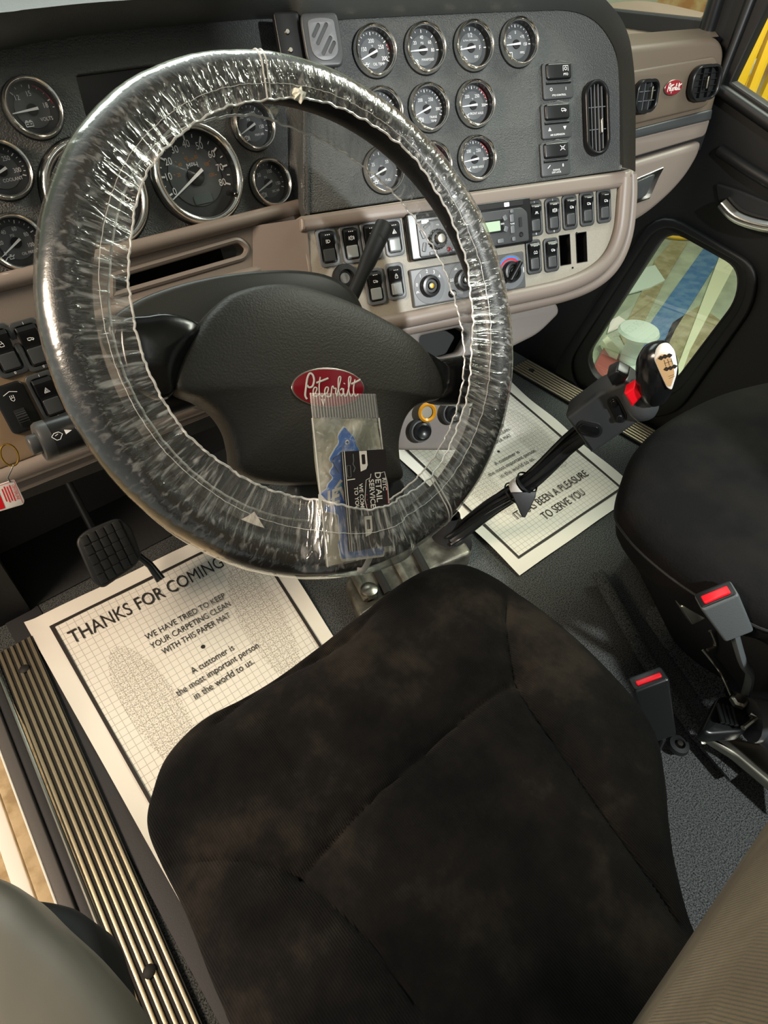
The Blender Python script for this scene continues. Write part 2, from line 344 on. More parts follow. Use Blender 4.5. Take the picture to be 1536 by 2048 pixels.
# front pillar and windshield base on the passenger side
pil = MB(); w0_, w1_ = FD.W((1418, 50)), FD.W((1436, -10)); pil.tube([w0_ - Vector((0, 0, .05)), w0_, w1_, w1_ + (w1_ - w0_) * 6], .016, 12); struct('trim_4', pil, M['black'])
ceil = MB(); ceil.add([(-.15, -1.3, CZ + .85), (1.5, -1.3, CZ + .85), (1.5, .55, CZ + .8), (-.15, .55, CZ + .8)], [(0, 1, 2, 3)]); struct('ceiling', ceil, M['vinyl'])
bk = MB(); bk.add([(-.15, -1.25, 0), (1.5, -1.25, 0), (1.5, -1.25, CZ + .85), (-.15, -1.25, CZ + .85)], [(0, 1, 2, 3)]); struct('wall_back', bk, M['vinyl'])
# door sills
def skew(b, k, y0): b.V = [Vector((v.x + k * (v.y - y0), v.y, v.z)) for v in b.V]; return b
def sill(name, x0, x1, z, y0, y1, n, k, label):
    ym = (y0 + y1) / 2; t = thing(name, label, 'sill plate', T(((x0 + x1) / 2, y0, z)))
    b = MB(); b.shape([[(x0, y0), (x1, y0), (x1, y1), (x0, y1)]], z - .006, z + .001); obj('base_plate', skew(b, k, ym), M['groove'], t)
    w = (x1 - x0) / n
    for i in range(n):
        r = MB(); r.shape([[(x0 + w * (i + .22), y0 + .002), (x0 + w * (i + .74), y0 + .002), (x0 + w * (i + .74), y1 - .002), (x0 + w * (i + .22), y1 - .002)]], z, z + .004, .0012); obj('rib', skew(r, k, ym), M['sill'], t)
    for y in (y0 + .33 * (y1 - y0), y0 + .93 * (y1 - y0)):
        s = MB(); s.lathe([(0, .0068), (.006, .0068), (.0085, .005), (.009, 0)], 16, T(((x0 + x1) / 2, y, z))); obj('screw', skew(s, k, ym), M['groove'], t)
    return t
sill('tread_plate', -.147, -.084, .008, -.02, .92, 6, .062, 'ribbed aluminium sill plate in the open driver doorway, left of the paper mat')
sill('tread_plate', 1.375, 1.455, .008, .25, .95, 7, 0, 'ribbed aluminium sill plate below the passenger door window')
def stripo(x0, x1, z, th, m_, nm, kind=None, label=None, cat=None, bev=.003):
    b = MB(); b.shape([[(x0, -.3), (x1, -.3), (x1, 1.2), (x0, 1.2)]], z - th, z, bev); skew(b, .05, .45)
    return struct(nm, b, M[m_]) if kind else tag(obj(nm, b, M[m_]), label, cat)
stripo(-.188, -.170, .010, .03, 'trimgrey', 'trim_5', 1); stripo(-.168, -.153, .004, .03, 'rubber', 'trim_9', 1)
se = MB(); se.tube([(-.1515, -.3, .010), (-.1515, 1.1, .010)], .0032, 8); struct('trim_6', skew(se, .055, .45), M['steel'])
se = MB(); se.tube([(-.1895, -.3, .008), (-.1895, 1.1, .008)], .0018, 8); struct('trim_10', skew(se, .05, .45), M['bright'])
fs = MB(); fs.shape([[(-.084, -.3), (-.02, -.3), (-.02, 1.1), (-.084, 1.1)]], -.01, .0025, .001); struct('trim_7', fs, M['rubber'])
lk = MB(); lk.shape([[(-.2, .985), (-.035, .985), (-.035, 1.3), (-.2, 1.3)]], -.02, .75, .004); struct('wall_left', lk, M['footwell'])
# outside the driver door
stripo(-.213, -.191, -.01, .05, 'ground', 'running_board_edge', None, 'tan strip with warm light in its colour, just outside the grey door trim', 'trim')  # tan colour carries warm reflected light as well as dirt
stripo(-.240, -.217, -.02, .04, 'bright', 'lit_ground_strip', None, 'white strip standing for strongly lit ground outside the driver door', 'trim')  # white colour stands in for strongly lit ground
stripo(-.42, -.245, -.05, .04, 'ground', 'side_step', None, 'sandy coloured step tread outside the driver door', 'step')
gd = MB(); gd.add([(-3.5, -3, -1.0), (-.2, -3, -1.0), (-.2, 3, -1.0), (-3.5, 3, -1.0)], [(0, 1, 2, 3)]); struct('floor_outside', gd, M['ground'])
# outside the passenger side: workshop floor seen through the low window
zo = -2.25
def strip(name, pts, m_, label, cat, z=0.0, th=.01):
    s = MB(); pp = [onz(p, zo + z) for p in pts]; zz = CZ + zo + z
    s.shape([[(p.x, p.y) for p in pp]], zz - th, zz); return tag(obj(name, s, m_), label, cat)
gf = MB(); zz = CZ + zo; gf.add([(1.6, -4, zz - .012), (14, -4, zz - .012), (14, 9, zz - .012), (1.6, 9, zz - .012)], [(0, 1, 2, 3)]); struct('floor_workshop', gf, M['concrete'])
strip('blue_floor_stripe', [(1412, 490), (1450, 500), (1350, 660), (1300, 770), (1230, 800), (1270, 690), (1340, 590)], M['blueline'], 'blue painted stripe on the workshop floor outside the low window', 'floor marking')
strip('khaki_tarp', [(1345, 645), (1400, 610), (1440, 640), (1370, 760), (1300, 860), (1290, 770)], M['khaki'], 'khaki cloth on the workshop floor right of the blue stripe', 'cloth')
strip('khaki_board', [(1310, 520), (1345, 480), (1375, 485), (1330, 560), (1290, 640), (1250, 690), (1240, 670), (1290, 570)], M['khaki'], 'olive board lying on the workshop floor left of the blue stripe', 'board')
strip('white_pipe', [(1440, 510), (1475, 520), (1380, 700), (1355, 770), (1345, 760)], M['paleyel'], 'long pale pipe lying outside at the right edge of the low window', 'pipe', .02, .06)
strip('white_carton', [(1270, 540), (1310, 530), (1330, 560), (1300, 575), (1245, 590)], M['paleout'], 'pale green sheet lying outside the low window', 'carton', .01)
strip('paper_leaflet', [(1222, 640), (1238, 632), (1258, 645), (1215, 665)], M['bright'], 'small white leaflet outside near the left edge of the low window', 'leaflet', .01)
strip('red_bin', [(1190, 730), (1215, 680), (1250, 720), (1235, 790), (1190, 770)], M['redout'], 'dull red box outside at the lower left of the low window', 'box', .05, .12)
strip('pale_bottle', [(1205, 680), (1215, 672), (1240, 700), (1236, 712), (1222, 705)], M['paleyel'], 'pale bottle outside lying above the red box', 'bottle', .08, .05)
cone = MB(); cb = onz((1252, 735), zo); cone.lathe([(.14, 0), (.15, .02), (.06, .05), (.055, .2), (.13, .26), (.12, .28), (0, .285)], 24, T(cb)); tag(obj('white_stand', cone, M['paleout']), 'round pale plastic stand outside behind the gear lever', 'stand')
hose = MB(); hc = onz((1345, 455), zo)
for r in (.16, .28): hose.tube([hc + Vector((r * math.cos(a), r * math.sin(a), .02)) for a in [2 * PI * i / 40 for i in range(40)]], .018, 8, True)
tag(obj('yellow_hose', hose, M['yel']), 'yellow hose coiled on the workshop floor at the top of the low window', 'hose')
# yellow straps outside the upper passenger window
ow = MB(); ow.add([(8, -6, -1.2), (8, 4.6, -1.2), (8, 4.6, 6), (8, -6, 6)], [(0, 1, 2, 3)]); struct('wall_workshop', ow, M['orangewall'])
SL = ['steep yellow strap outside the upper window, crossing from its lower left corner', 'yellow strap outside the upper window, right of the steepest one', 'flattest yellow strap outside, leaning across the upper window', 'yellow strap outside at the lower right of the upper window', 'white strap among the yellow ones outside the upper window', 'upright yellow strap outside near the top of the upper window']
for i, (a, b) in enumerate([((1475, 175), (1545, 5)), ((1500, 185), (1548, 60)), ((1478, 120), (1520, 100)), ((1520, 210), (1560, 120)), ((1466, 170), (1540, 90)), ((1505, 120), (1520, 40))]):
    s = MB(); p = onx(a, 3.0 + .05 * i); q = onx(b, 3.0 + .05 * i); d = (q - p); s.tube([p - d * 1.2, q + d * 1.2], .022, 6)
    tag(obj('hanging_strap', s, M['yel'] if i != 4 else M['bright']), SL[i], 'strap', 'straps outside the passenger window')
fwl = MB(); fwl.add([(-4, 4.6, -1.2), (8, 4.6, -1.2), (8, 4.6, 6), (-4, 4.6, 6)], [(0, 1, 2, 3)]); struct('wall_workshop_front', fwl, M['paleout'])
# ================================================================== DASHBOARD
HL = [((66, 218), .031), ((4, 341), .031), ((33, 485), .031), ((504.5, 251.5), .031), ((538.5, 366), .031), ((395, 350), .0616), ((192, 390), .0616)]
HR = [(748, 104.5), (848, 99), (944.5, 94), (1035, 87), (762, 225), (855.5, 217), (948.5, 209.5), (766, 341), (862, 330), (951.5, 318)]
dash = thing('dashboard', 'charcoal and taupe truck dashboard around all gauges and switches', 'dashboard', T((.6, .85, CZ - .35)))
# left cluster panel
lp = [(-.55, .17), (.30, .17), (.30, -.075), (-.55, -.075)]
scr = roundpoly(FL.pl([(152, 150), (318, 128), (352, 150), (350, 245), (178, 252)]), [.004, .02, .004, .01, .004])
s = MB(); s.shape([lp, scr] + [circle(r * .87, 40, *FL.px(p)) for p, r in HL], -.03, 0, .002); obj('cluster_panel', s, M['dash'], dash, FL.mat())
s = MB(); s.shape([[(-.55, .17), (.30, .17), (.30, -.055), (-.55, -.055)]], -.05, -.031); obj('cluster_backing', s, M['matte'], dash, FL.mat())
# right gauge panel
inner = [(608, 47), (700, 38), (900, 28), (1060, 22), (1140, 22), (1190, 42), (1222, 82), (1238, 130), (1242, 200), (1243, 335)]
ri = [Vector((*FR.px(p), 0)) for p in inner]
rp = [(p.x, p.y) for p in smooth(ri, 4, False)]
rp = rp + [FR.px((1262, 337)), FR.px((1040, 369)), FR.px((800, 400)), FR.px((612, 428)), FR.px((606, 412))]
rp = [(x, y + .006 if i < 30 else y) for i, (x, y) in enumerate(rp)]
s = MB(); s.shape([rp] + [circle(.031 * .87, 32, *FR.px(p)) for p in HR], -.03, 0, .002); obj('gauge_panel', s, M['dash'], dash, FR.mat())
# step between the two panels
s = MB(); a0 = FR.W((611, 40)); a1 = FR.W((614, 430)); b0 = FL.W((566, 40)); b1 = FL.W((594, 425)); c0 = a0.lerp(b0, .5) + FR.n * .012; c1 = a1.lerp(b1, .5) + FR.n * .012
rails = [[a.lerp(b, k / 8) for k in range(9)] for a, b in ((a0 + FR.u * .004, a1 + FR.u * .004), (a0 + FR.n * .004, a1 + FR.n * .004), (c0, c1), (b0 + FL.n * .010, b1 + FL.n * .010), (b0 - FL.u * .006, b1 - FL.u * .006))]
s.loft(rails); obj('panel_step', s, M['dash'], dash)
# brow above both panels and down the right side
in_px = [(-60, 108), (60, 88), (200, 66), (400, 47), (560, 38), (608, 36)]
R0 = [FL.W(p, .001) for p in in_px[:5]] + [FR.W(p, .002) for p in [(608, 44)] + inner[1:]]
mid_px = [(-60, 85), (60, 66), (200, 46), (400, 30), (560, 22), (608, 18), (700, 12), (900, 0), (1060, -8), (1150, -6), (1205, 22), (1238, 68), (1254, 120), (1260, 200), (1262, 338)]
top_px = [(-60, 30), (60, 18), (200, 4), (400, -8), (560, -16), (608, -20), (700, -28), (900, -42), (1060, -44), (1170, -30), (1225, 14), (1254, 62), (1266, 120), (1271, 200), (1271, 342)]
R1 = [(FL if i < 5 else FR).W(p, .035 if i < 5 else .022) for i, p in enumerate(mid_px)]
R2 = [(FL if i < 5 else FR).W(p, .055 if i < 5 else .034) for i, p in enumerate(top_px)]
R3 = [p + (FL.v if i < 5 else (FR.v if i < 9 else (FR.u if i > 10 else (FR.u + FR.v) * .7))) * .006 - (FL.n if i < 5 else FR.n) * .008 for i, p in enumerate(R2)]
R4 = [p + Vector((0, .16, .015)) + (FL.v if i < 5 else (FR.v if i < 9 else FR.u)) * .012 for i, p in enumerate(R3)]
R5 = [p + Vector((0, .3, -.05)) for p in R4]
for r in (R0, R1, R2, R3, R4, R5): r.insert(0, r[0] - FL.u * .32)
s = MB(); s.loft([[tuple(q) for q in smooth([tuple(x) for x in r], 5, False)] for r in (R0, R1, R2, R3, R4, R5)]); obj('brow', s, M['brow'], dash, ID, 60)
# taupe strip with the slot, below the left cluster
top = FL.pl([(-80, 572), (0, 556), (300, 490), (600, 418), (640, 424)], .0)
z0 = -.28
lt = [(-.55, -.062), (.152, -.062), (.16, -.30), (-.55, -.30)]
slot = roundpoly(FL.pl([(225, 552), (478, 478), (497, 496), (490, 515), (225, 592)], .012), [.002, .012, .012, .012, .002])
s = MB(); s.shape([lt, slot], -.03, .012, .006); obj('taupe_panel', s, M['taupe'], dash, FL.mat())
s = MB(); s.shape([[(-.2, -.06), (.06, -.06), (.06, -.13), (-.2, -.13)]], -.16, -.15); obj('slot_backing', s, M['matte'], dash, FL.mat())
sl = MB(); sl.tube([(x, y, .010) for x, y in slot], .0045, 8, True); obj('slot_rim', sl, M['taupe'], dash, FL.mat())
s = MB(); s.tube([(-.55, -.064, .010), (-.2, -.064, .012), (.13, -.064, .012)], .010, 12); s.tube([(-.55, -.127, .012), (-.1, -.129, .013), (.10, -.133, .012)], .008, 12, flat=.8); obj('taupe_ridge', s, M['taupe'], dash, FL.mat())
s = MB(); s.shape([roundpoly([(-.55, -.142), (-.225, -.138), (-.225, -.262), (-.55, -.262)], .008)], .010, .015, .002); obj('switch_plate', s, M['tan'], dash, FL.mat(), label='tan switch plate at the lower left')
s = MB(); s.tube([(-.55, -.272, .012), (-.3, -.275, .014), (.16, -.285, .012)], .012, 12, flat=.8); obj('lower_lip', s, M['taupe'], dash, FL.mat())
s = MB(); s.loft([[(-.55, -.28, .01), (.17, -.295, .01)], [(-.55, -.31, -.01), (.17, -.33, -.01)], [(-.55, -.33, -.12), (.17, -.35, -.12)]]); obj('underside', s, M['footwell'], dash, FL.mat())
# right switch panel: plate, raised lip and upper band
outer = [(598, 434), (800, 404), (1040, 371), (1264, 340), (1262, 400), (1254, 470), (1232, 525), (1196, 562), (1140, 588), (1060, 605), (960, 625), (850, 645), (735, 668), (640, 690)]
op = [FR.px(p) for p in outer]
slots = [rrect(.0215, .047, .0008, 2, *FR.px(p, .004)) for p in ((1130, 500), (1163, 495))]
s = MB(); s.shape([roundpoly(op, [.002, .002, .002, .002, .02, .03, .04, .04, .04, .04, .01, .01, .01, .002])] + slots, -.05, .004, .0006)
obj('switch_plate', s, M['plate'], dash, FR.mat(), label='beige speckled switch plate round the radio')
lipp = smooth([(*FR.px(p, .008), .008) for p in [(1250, 356), (1247, 400), (1240, 462), (1220, 512), (1185, 546), (1130, 571), (1050, 590), (950, 610), (840, 634), (735, 655), (640, 675)]], 5, False)
s = MB(); s.tube(lipp, .0125, 14, flat=.75); lip2 = smooth([(*FR.px(p, -.002), -.002) for p in [(1262, 350), (1262, 400), (1254, 470), (1232, 525), (1196, 562), (1140, 588), (1050, 610), (950, 630), (840, 652), (735, 676)]], 5, False); s.tube(lip2, .010, 12)
obj('panel_lip', s, M['taupe'], dash, FR.mat())
bn = FR.pl([(598, 434), (800, 405), (1040, 371), (1262, 340), (1258, 372), (1215, 379), (1040, 404), (800, 436), (620, 462), (600, 465)], .008)
s = MB(); s.shape([roundpoly(bn, .004)], 0, .014, .006); obj('panel_band', s, M['taupe'], dash, FR.mat())
s = MB(); e0 = [FR.W((612, 436), .008), FR.W((620, 520), .0045), FR.W((640, 700), .0045)]; e1 = [FL.W((505, 452), .0125), FL.W((505, 540), .0125), FL.W((505, 720), .0125)]
s.loft([[tuple(a.lerp(b, k / 6) ) for k in range(0, 7)] for a, b in zip(e0, e1)]); obj('corner_fillet', s, M['taupe'], dash, ID, 60)
# knee panel below the lip
kp = FR.pl([(640, 690), (735, 672), (900, 640), (1110, 603), (1118, 625), (1075, 668), (1010, 700), (960, 735), (940, 800), (930, 900), (790, 900), (640, 860)], -.05)
sl2 = roundpoly(FR.pl([(838, 672), (915, 655), (935, 668), (915, 705), (880, 715), (838, 705)], -.05), .006)
s = MB(); s.shape([roundpoly(kp, .02), sl2], -.07, -.045, .006); obj('knee_panel', s, M['knee'], dash, FR.mat(), label='grey knee panel under the radio')
s = MB(); s.shape([rrect(.12, .08, .01, cx=FR.px((880, 690), -.09)[0], cy=FR.px((880, 690), -.09)[1])], -.10, -.09); obj('knee_slot', s, M['matte'], dash, FR.mat())
# passenger side
s = MB(); fc = FP.pl([(1215, 95), (1438, 72), (1453, 98), (1440, 175), (1424, 236), (1215, 290)])
s.shape([roundpoly(fc, [.01, .04, .03, .01, .01, .01])], -.10, .0, .012, res=4); obj('passenger_pad', s, M['padbrown'], dash, FP.mat())
s = MB(); s.shape([roundpoly(FP.pl([(1215, 150), (1430, 112), (1436, 130), (1418, 205), (1405, 216), (1215, 262)], .004), [.01, .02, .02, .02, .02, .01])], -.01, .006, .004); obj('vent_surround', s, M['padbrown'], dash, FP.mat())
s = MB(); s.shape([roundpoly(FP.pl([(1215, 272), (1424, 218), (1420, 240), (1215, 290)], .004), .004)], -.05, .007, .003); obj('dark_band', s, M['grey'], dash, FP.mat())
s = MB(); s.shape([roundpoly(FP.pl([(1215, 290), (1422, 238), (1412, 272), (1215, 330)], .004), [.01, .006, .01, .01])], -.05, .003, .003); obj('pale_band', s, M['taupe'], dash, FP.mat())
s = MB(); s.shape([FP.pl([(1215, 325), (1412, 266), (1400, 300), (1215, 350)], -.01)], -.05, -.01); obj('glovebox_gap', s, M['matte'], dash, FP.mat())
gb = FP.pl([(1215, 338), (1406, 281), (1398, 310), (1375, 350), (1345, 385), (1300, 425), (1250, 455), (1215, 470)], .004)
s = MB(); s.shape([roundpoly(gb, [.01, .012, .02, .04, .04, .04, .03, .02])], -.08, .006, .012, res=4); gbo = obj('glovebox_door', s, M['taupe'], dash, FP.mat())
lr = FP.pl([(1262, 362), (1330, 333), (1318, 356), (1300, 398), (1262, 412)], .008)
s = MB(); s.shape([roundpoly(lr, .004)], .002, .008, .0015); obj('latch_recess', s, M['chrome'], gbo, FP.mat(), label='silver framed latch recess')
s = MB(); s.shape([roundpoly(FP.pl([(1268, 366), (1312, 347), (1302, 368), (1292, 392), (1266, 402)], .009), .008)], .006, .0095, .001); obj('latch', s, M['grey'], gbo, FP.mat())
# top of the passenger dashboard with the shallow tray
s = MB(); t0 = [FP.W(p, -.01) for p in [(1215, 96), (1320, 86), (1438, 73)]]; t1 = [FP.W(p, -.06) for p in [(1208, 72), (1320, 63), (1425, 55)]]
t2 = [ony(p, .86 - .04 * i) + Vector((0, 0, -.012)) for i, p in enumerate([(1210, 62), (1310, 54), (1392, 50)])]; t3 = [ony(p, 1.02 - .03 * i) for i, p in enumerate([(1205, 34), (1310, 28), (1388, 44)])]
t4 = [ony(p, 1.06 - .03 * i) for i, p in enumerate([(1200, 24), (1300, 15), (1400, 36)])]; t5 = [ony(p, 1.16 - .02 * i) for i, p in enumerate([(1190, 12), (1290, 2), (1412, 26)])]
s.loft([smooth([tuple(q) for q in r], 6, False) for r in (t0, t1, t2, t3, t4, t5)]); obj('passenger_top', s, M['padbrown'], dash, ID, 40)
# ================================================================== GAUGES
ICON = {
 'batt': [[(-1, -.6), (1, -.6), (1, .5), (-1, .5), (-1, -.6)], [(-.7, .5), (-.7, .85), (-.3, .85), (-.3, .5)], [(.3, .5), (.3, .85), (.7, .85), (.7, .5)], [(-.7, 0), (-.2, 0)], [(.25, 0), (.7, 0)]],
 'oil': [[(-1, 0), (-.4, .1), (-.4, -.6), (.6, -.6), (.6, .1), (-.4, .1)], [(.6, 0), (1.1, .4)], [(.1, .1), (.1, .5)], [(-.2, .5), (.4, .5)]],
 'turbo': [[(-.8, .8), (-.8, -.6), (.9, -.8)], [(.6 * math.cos(a), .6 * math.sin(a)) for a in [k * .6 for k in range(11)]], [(-.3, -.3), (.3, .3)], [(-.3, .3), (.3, -.3)]],
 'fuel': [[(-1, -.2), (1, -.2)], [(-.6, .0), (0, .7), (.6, .0)], [(-1, -.8), (1, -.8)]],
 'app': [[(-1, -.8), (-1, .8), (1, .8), (1, -.8), (-1, -.8)], [(-.5, -.5), (0, .6), (.5, -.5)], [(-.3, -.1), (.3, -.1)]],
 'brake': [[(.7 * math.cos(a), .7 * math.sin(a)) for a in [k * PI / 8 for k in range(17)]], [(0, .4), (0, -.3)], [(-1, .7), (-1.15, 0), (-1, -.7)], [(1, .7), (1.15, 0), (1, -.7)]],
 'axle': [[(-1, .8), (-.4, .3), (.4, .3), (1, .8)], [(-1, -.7), (-.4, -.3), (.4, -.3), (1, -.7)], [(-.4, .3), (-.4, -.3)], [(.4, .3), (.4, -.3)]],
 'lamp': [[(-.2, -.6), (-.2, .6), (.5, .4), (.8, 0), (.5, -.4), (-.2, -.6)], [(-.4, .5), (-1, .5)], [(-.4, 0), (-1, 0)], [(-.4, -.5), (-1, -.5)]],
 'tri': [[(-.9, -.7), (0, .9), (.9, -.7), (-.9, -.7)], [(-.4, -.4), (0, .35), (.4, -.4), (-.4, -.4)]],
 'truck': [[(-1, -.4), (-1, .3), (.1, .3), (.1, -.4), (-1, -.4)], [(.1, .1), (.6, .1), (.9, -.2), (.9, -.4), (.1, -.4)], [(-.7, -.6), (-.4, -.6)], [(.4, -.6), (.7, -.6)]],
 'pto': [[(-1, -.6), (-1, .9), (1, .9), (1, -.6)], [(.45 * math.cos(a), .1 + .45 * math.sin(a)) for a in [k * PI / 5 for k in range(11)]]],
 'fan': [[(-.9, -.5), (0, .5), (.9, -.5)], [(-.5, .5), (0, -.5), (.5, .5)]],
 'wave': [[(-1, -.4), (-.5, .4), (0, -.4), (.5, .4), (1, -.4)], [(-1, -.8), (1, -.8)]],
 'lock': [[(-.6, -.8), (-.6, .1), (.6, .1), (.6, -.8), (-.6, -.8)], [(-.35, .1), (-.35, .6), (0, .9), (.35, .6), (.35, .1)]],
}
def icon(mb, k, x, y, s, w=.0004, z=0, rot=0):
    c, sn = math.cos(rot), math.sin(rot)
    for st_ in ICON[k]: mb.ribbon([(x + (a * c - b * sn) * s, y + (a * sn + b * c) * s) for a, b in st_], w, z)
def ticks(mb, R, a0, a1, n, major, z, r0=.80, lj=.12, ln=.07, wj=.035, wn=.022):
    for i in range(n + 1):
        a = math.radians(a0 + (a1 - a0) * i / n); L = lj if i % major == 0 else ln; w = (wj if i % major == 0 else wn) * R
        mb.ribbon([(R * (r0 - L) * math.cos(a), R * (r0 - L) * math.sin(a)), (R * r0 * math.cos(a), R * r0 * math.sin(a))], w, z)
def gauge(F, px, R, label, tk, nums, caption, needle, red=None, ic=None, icp=(-.38, -.42), big=None, extra=None, group='round chrome gauges'):
    t = thing('gauge', label, 'gauge', F.at(px)); m = F.at(px); big = big or 1; rec = .007 if big == 1 else .010
    b = MB(); b.lathe([(.845 * R, .0085), (.88 * R, .0125), (.93 * R, .0135), (.975 * R, .0115), (R, .006), (R * 1.005, 0)], 64); obj('bezel', b, M['chrome'], t, m, 60)
    b = MB(); b.lathe([(1.045 * R, -.001), (1.035 * R, .0015), (1.0 * R, .003)], 56); b.lathe([(.85 * R, .0085), (.86 * R, -rec)], 56); obj('gasket', b, M['black'], t, m, 60)
    m = m @ T((0, 0, -rec))
    b = MB(); b.shape([circle(.86 * R, 56)], .0008, .0022); d = obj('dial', b, M['dial'], t, m)
    b = MB(); b.shape([circle(.6 * R, 48)], .0022, .0030, .0003); obj('dial_centre', b, M['dial2'], t, m)
    z = .0033; b = MB(); ticks(b, R, *tk, z)
    for s, x, y, sz in nums: b.text(s, x * R, y * R, sz * R, z, sx=.85)
    for s, x, y, sz in caption: b.text(s, x * R, y * R, sz * R, z, sx=.9)
    if ic: icon(b, ic, icp[0] * R, icp[1] * R, .13 * R, .03 * R, z)
    obj('dial_markings', b, M['white'], t, m)
    if red:
        b = MB(); b.ribbon([(R * .79 * math.cos(math.radians(a)), R * .79 * math.sin(math.radians(a))) for a in [red[0] + (red[1] - red[0]) * k / 12 for k in range(13)]], .035 * R, z + .0002)
        obj('red_zone', b, M['redp'], t, m)
    if extra: extra(t, m, R, z)
    a = math.radians(needle); L = .74 * R if big == 1 else .78 * R; wd_ = .028 * R if big == 1 else .02 * R
    b = MB(); px_, py_ = -math.sin(a), math.cos(a)
    e = (L * math.cos(a), L * math.sin(a)); k = (-.2 * R * math.cos(a), -.2 * R * math.sin(a))
    b.shape([[(e[0] + px_ * wd_ * .5, e[1] + py_ * wd_ * .5), (k[0] + px_ * wd_ * 1.7, k[1] + py_ * wd_ * 1.7), (k[0] - px_ * wd_ * 1.7, k[1] - py_ * wd_ * 1.7), (e[0] - px_ * wd_ * .5, e[1] - py_ * wd_ * .5)]], .0052, .0062)
    obj('needle', b, M['white'], t, m)
    b = MB(); b.lathe([(.19 * R, .003), (.19 * R, .0048), (.15 * R, .0051), (0, .0051)], 28); obj('needle_hub', b, M['matte'], t, m)
    m = m @ T((0, 0, rec)); b = MB(); b.add([(x, y, .0090) for x, y in circle(.86 * R, 40)], [tuple(range(40))]); obj('lens', b, M['glass'], t, m)
    return t
RS = .031
ax = lambda nm: [('200', -.28, .38, .2), ('250', .26, .38, .2), ('300', .58, -.02, .18)]
gauge(FR, (748, 104.5), RS, 'oil temperature gauge, leftmost of the top row right of the steering wheel', (210, -25, 20, 5), [('150', -.42, .16, .22), ('200', -.02, .46, .22), ('250', .42, .22, .22), ('300', .52, -.22, .22)], [('°F', 0, .26, .13), ('OIL TEMP', .22, -.42, .15)], 201, (25, 5), 'oil')
gauge(FR, (848, 99), RS, 'manifold pressure gauge, second of the top row right of the steering wheel', (180, 0, 8, 2), [('20', -.36, .3, .2), ('40', 0, .5, .2), ('60', .38, .3, .2), ('80', .5, 0, .2)], [('PSI', 0, .28, .14), ('MANIFOLD', .2, -.36, .14)], 183, None, 'turbo')
gauge(FR, (944.5, 94), RS, 'fuel gauge reading near empty with 1/2 at the top', (180, 0, 8, 4), [('E', -.5, .0, .24), ('1/2', 0, .5, .24), ('F', .48, .0, .24)], [('ULTRA LOW SULFUR', 0, .3, .09), ('DEF', .25, -.36, .14)], 187, None, 'fuel')
gauge(FR, (1035, 87), RS, 'application pressure gauge, rightmost of the top row', (180, 0, 14, 7), [('-75', -.34, .3, .18), ('0', 0, .48, .18), ('+75', .36, .3, .18), ('150', .5, .0, .18)], [('MPG', .32, -.34, .14)], 184, None, 'app')
gauge(FR, (762, 225), RS, 'gauge half hidden behind the steering wheel rim, left in the second row', (210, -20, 16, 4), [('100', -.35, .3, .2), ('200', .3, .36, .2)], [('TEMP', .25, -.4, .15)], 199, None, 'oil')
gauge(FR, (855.5, 217), RS, 'transmission temperature gauge beside the front axle gauge', (205, -20, 20, 5), ax(0), [('°F', 0, .26, .12), ('TRANS', .3, -.34, .14), ('TEMP', .3, -.5, .14)], 200, None, 'brake')
gauge(FR, (948.5, 209.5), RS, 'front axle temperature gauge with a red arc', (180, 0, 16, 4), ax(0), [('°F', 0, .26, .12), ('FRONT AXLE', .16, -.34, .14)], 183, (60, 15), 'axle')
gauge(FR, (766, 341), RS, 'gauge seen through the upper right of the steering wheel opening', (210, -20, 12, 3), [('25', -.4, .3, .2), ('50', .3, .36, .2)], [('PSI', 0, .2, .12), ('FUEL', .25, -.4, .15)], 200, None, 'oil')
gauge(FR, (862, 330), RS, 'gauge almost hidden behind the rim, left of the rear axle gauge', (205, -20, 20, 5), ax(0), [('REAR AXLE', .16, -.34, .13)], 183, (60, 15), 'axle')
gauge(FR, (951.5, 318), RS, 'rear axle temperature gauge with a red arc, lowest of the right panel', (180, 0, 16, 4), ax(0), [('°F', 0, .26, .12), ('REAR AXLE', .16, -.34, .14)], 186, (60, 15), 'axle')
gauge(FL, (66, 218), RS, 'voltmeter with a red arc, topmost at the left', (130, 0, 7, 3), [('12', -.36, .42, .24), ('15', .08, .5, .24), ('18', .5, .08, .24)], [('VOLTS', .36, -.34, .17)], 184, (68, 8), 'batt', (-.3, -.42))
gauge(FL, (4, 341), RS, 'coolant temperature gauge cut by the left picture edge', (210, -20, 20, 5), [('200', -.2, .5, .22), ('250', .32, .36, .22), ('300', .52, -.06, .22)], [('COOLANT', .25, -.32, .16)], 201, None, 'oil')
gauge(FL, (33, 485), RS, 'oil pressure gauge, lowest at the left', (220, -30, 20, 4), [('0', -.52, -.28, .2), ('20', -.5, .1, .2), ('40', -.26, .42, .2), ('60', .14, .46, .2), ('80', .46, .2, .2), ('100', .46, -.18, .2)], [('PSI', -.02, .26, .14), ('OIL PRESS', .3, -.42, .14)], 208, None, 'oil')
gauge(FL, (504.5, 251.5), RS, 'primary air pressure gauge above the rear air gauge', (212, -20, 15, 5), [('50', -.34, .4, .22), ('100', .22, .46, .22), ('150', .5, -.08, .2)], [('PSI', -.04, .26, .14), ('PRIM AIR', .3, -.36, .13)], 201, None, 'brake')
gauge(FL, (538.5, 366), RS, 'secondary air pressure gauge right of the speedometer', (212, -20, 15, 5), [('50', -.34, .4, .22), ('100', .22, .46, .22), ('150', .5, -.08, .2)], [('PSI', -.04, .26, .14), ('SEC AIR', .3, -.36, .13)], 201, None, 'brake')
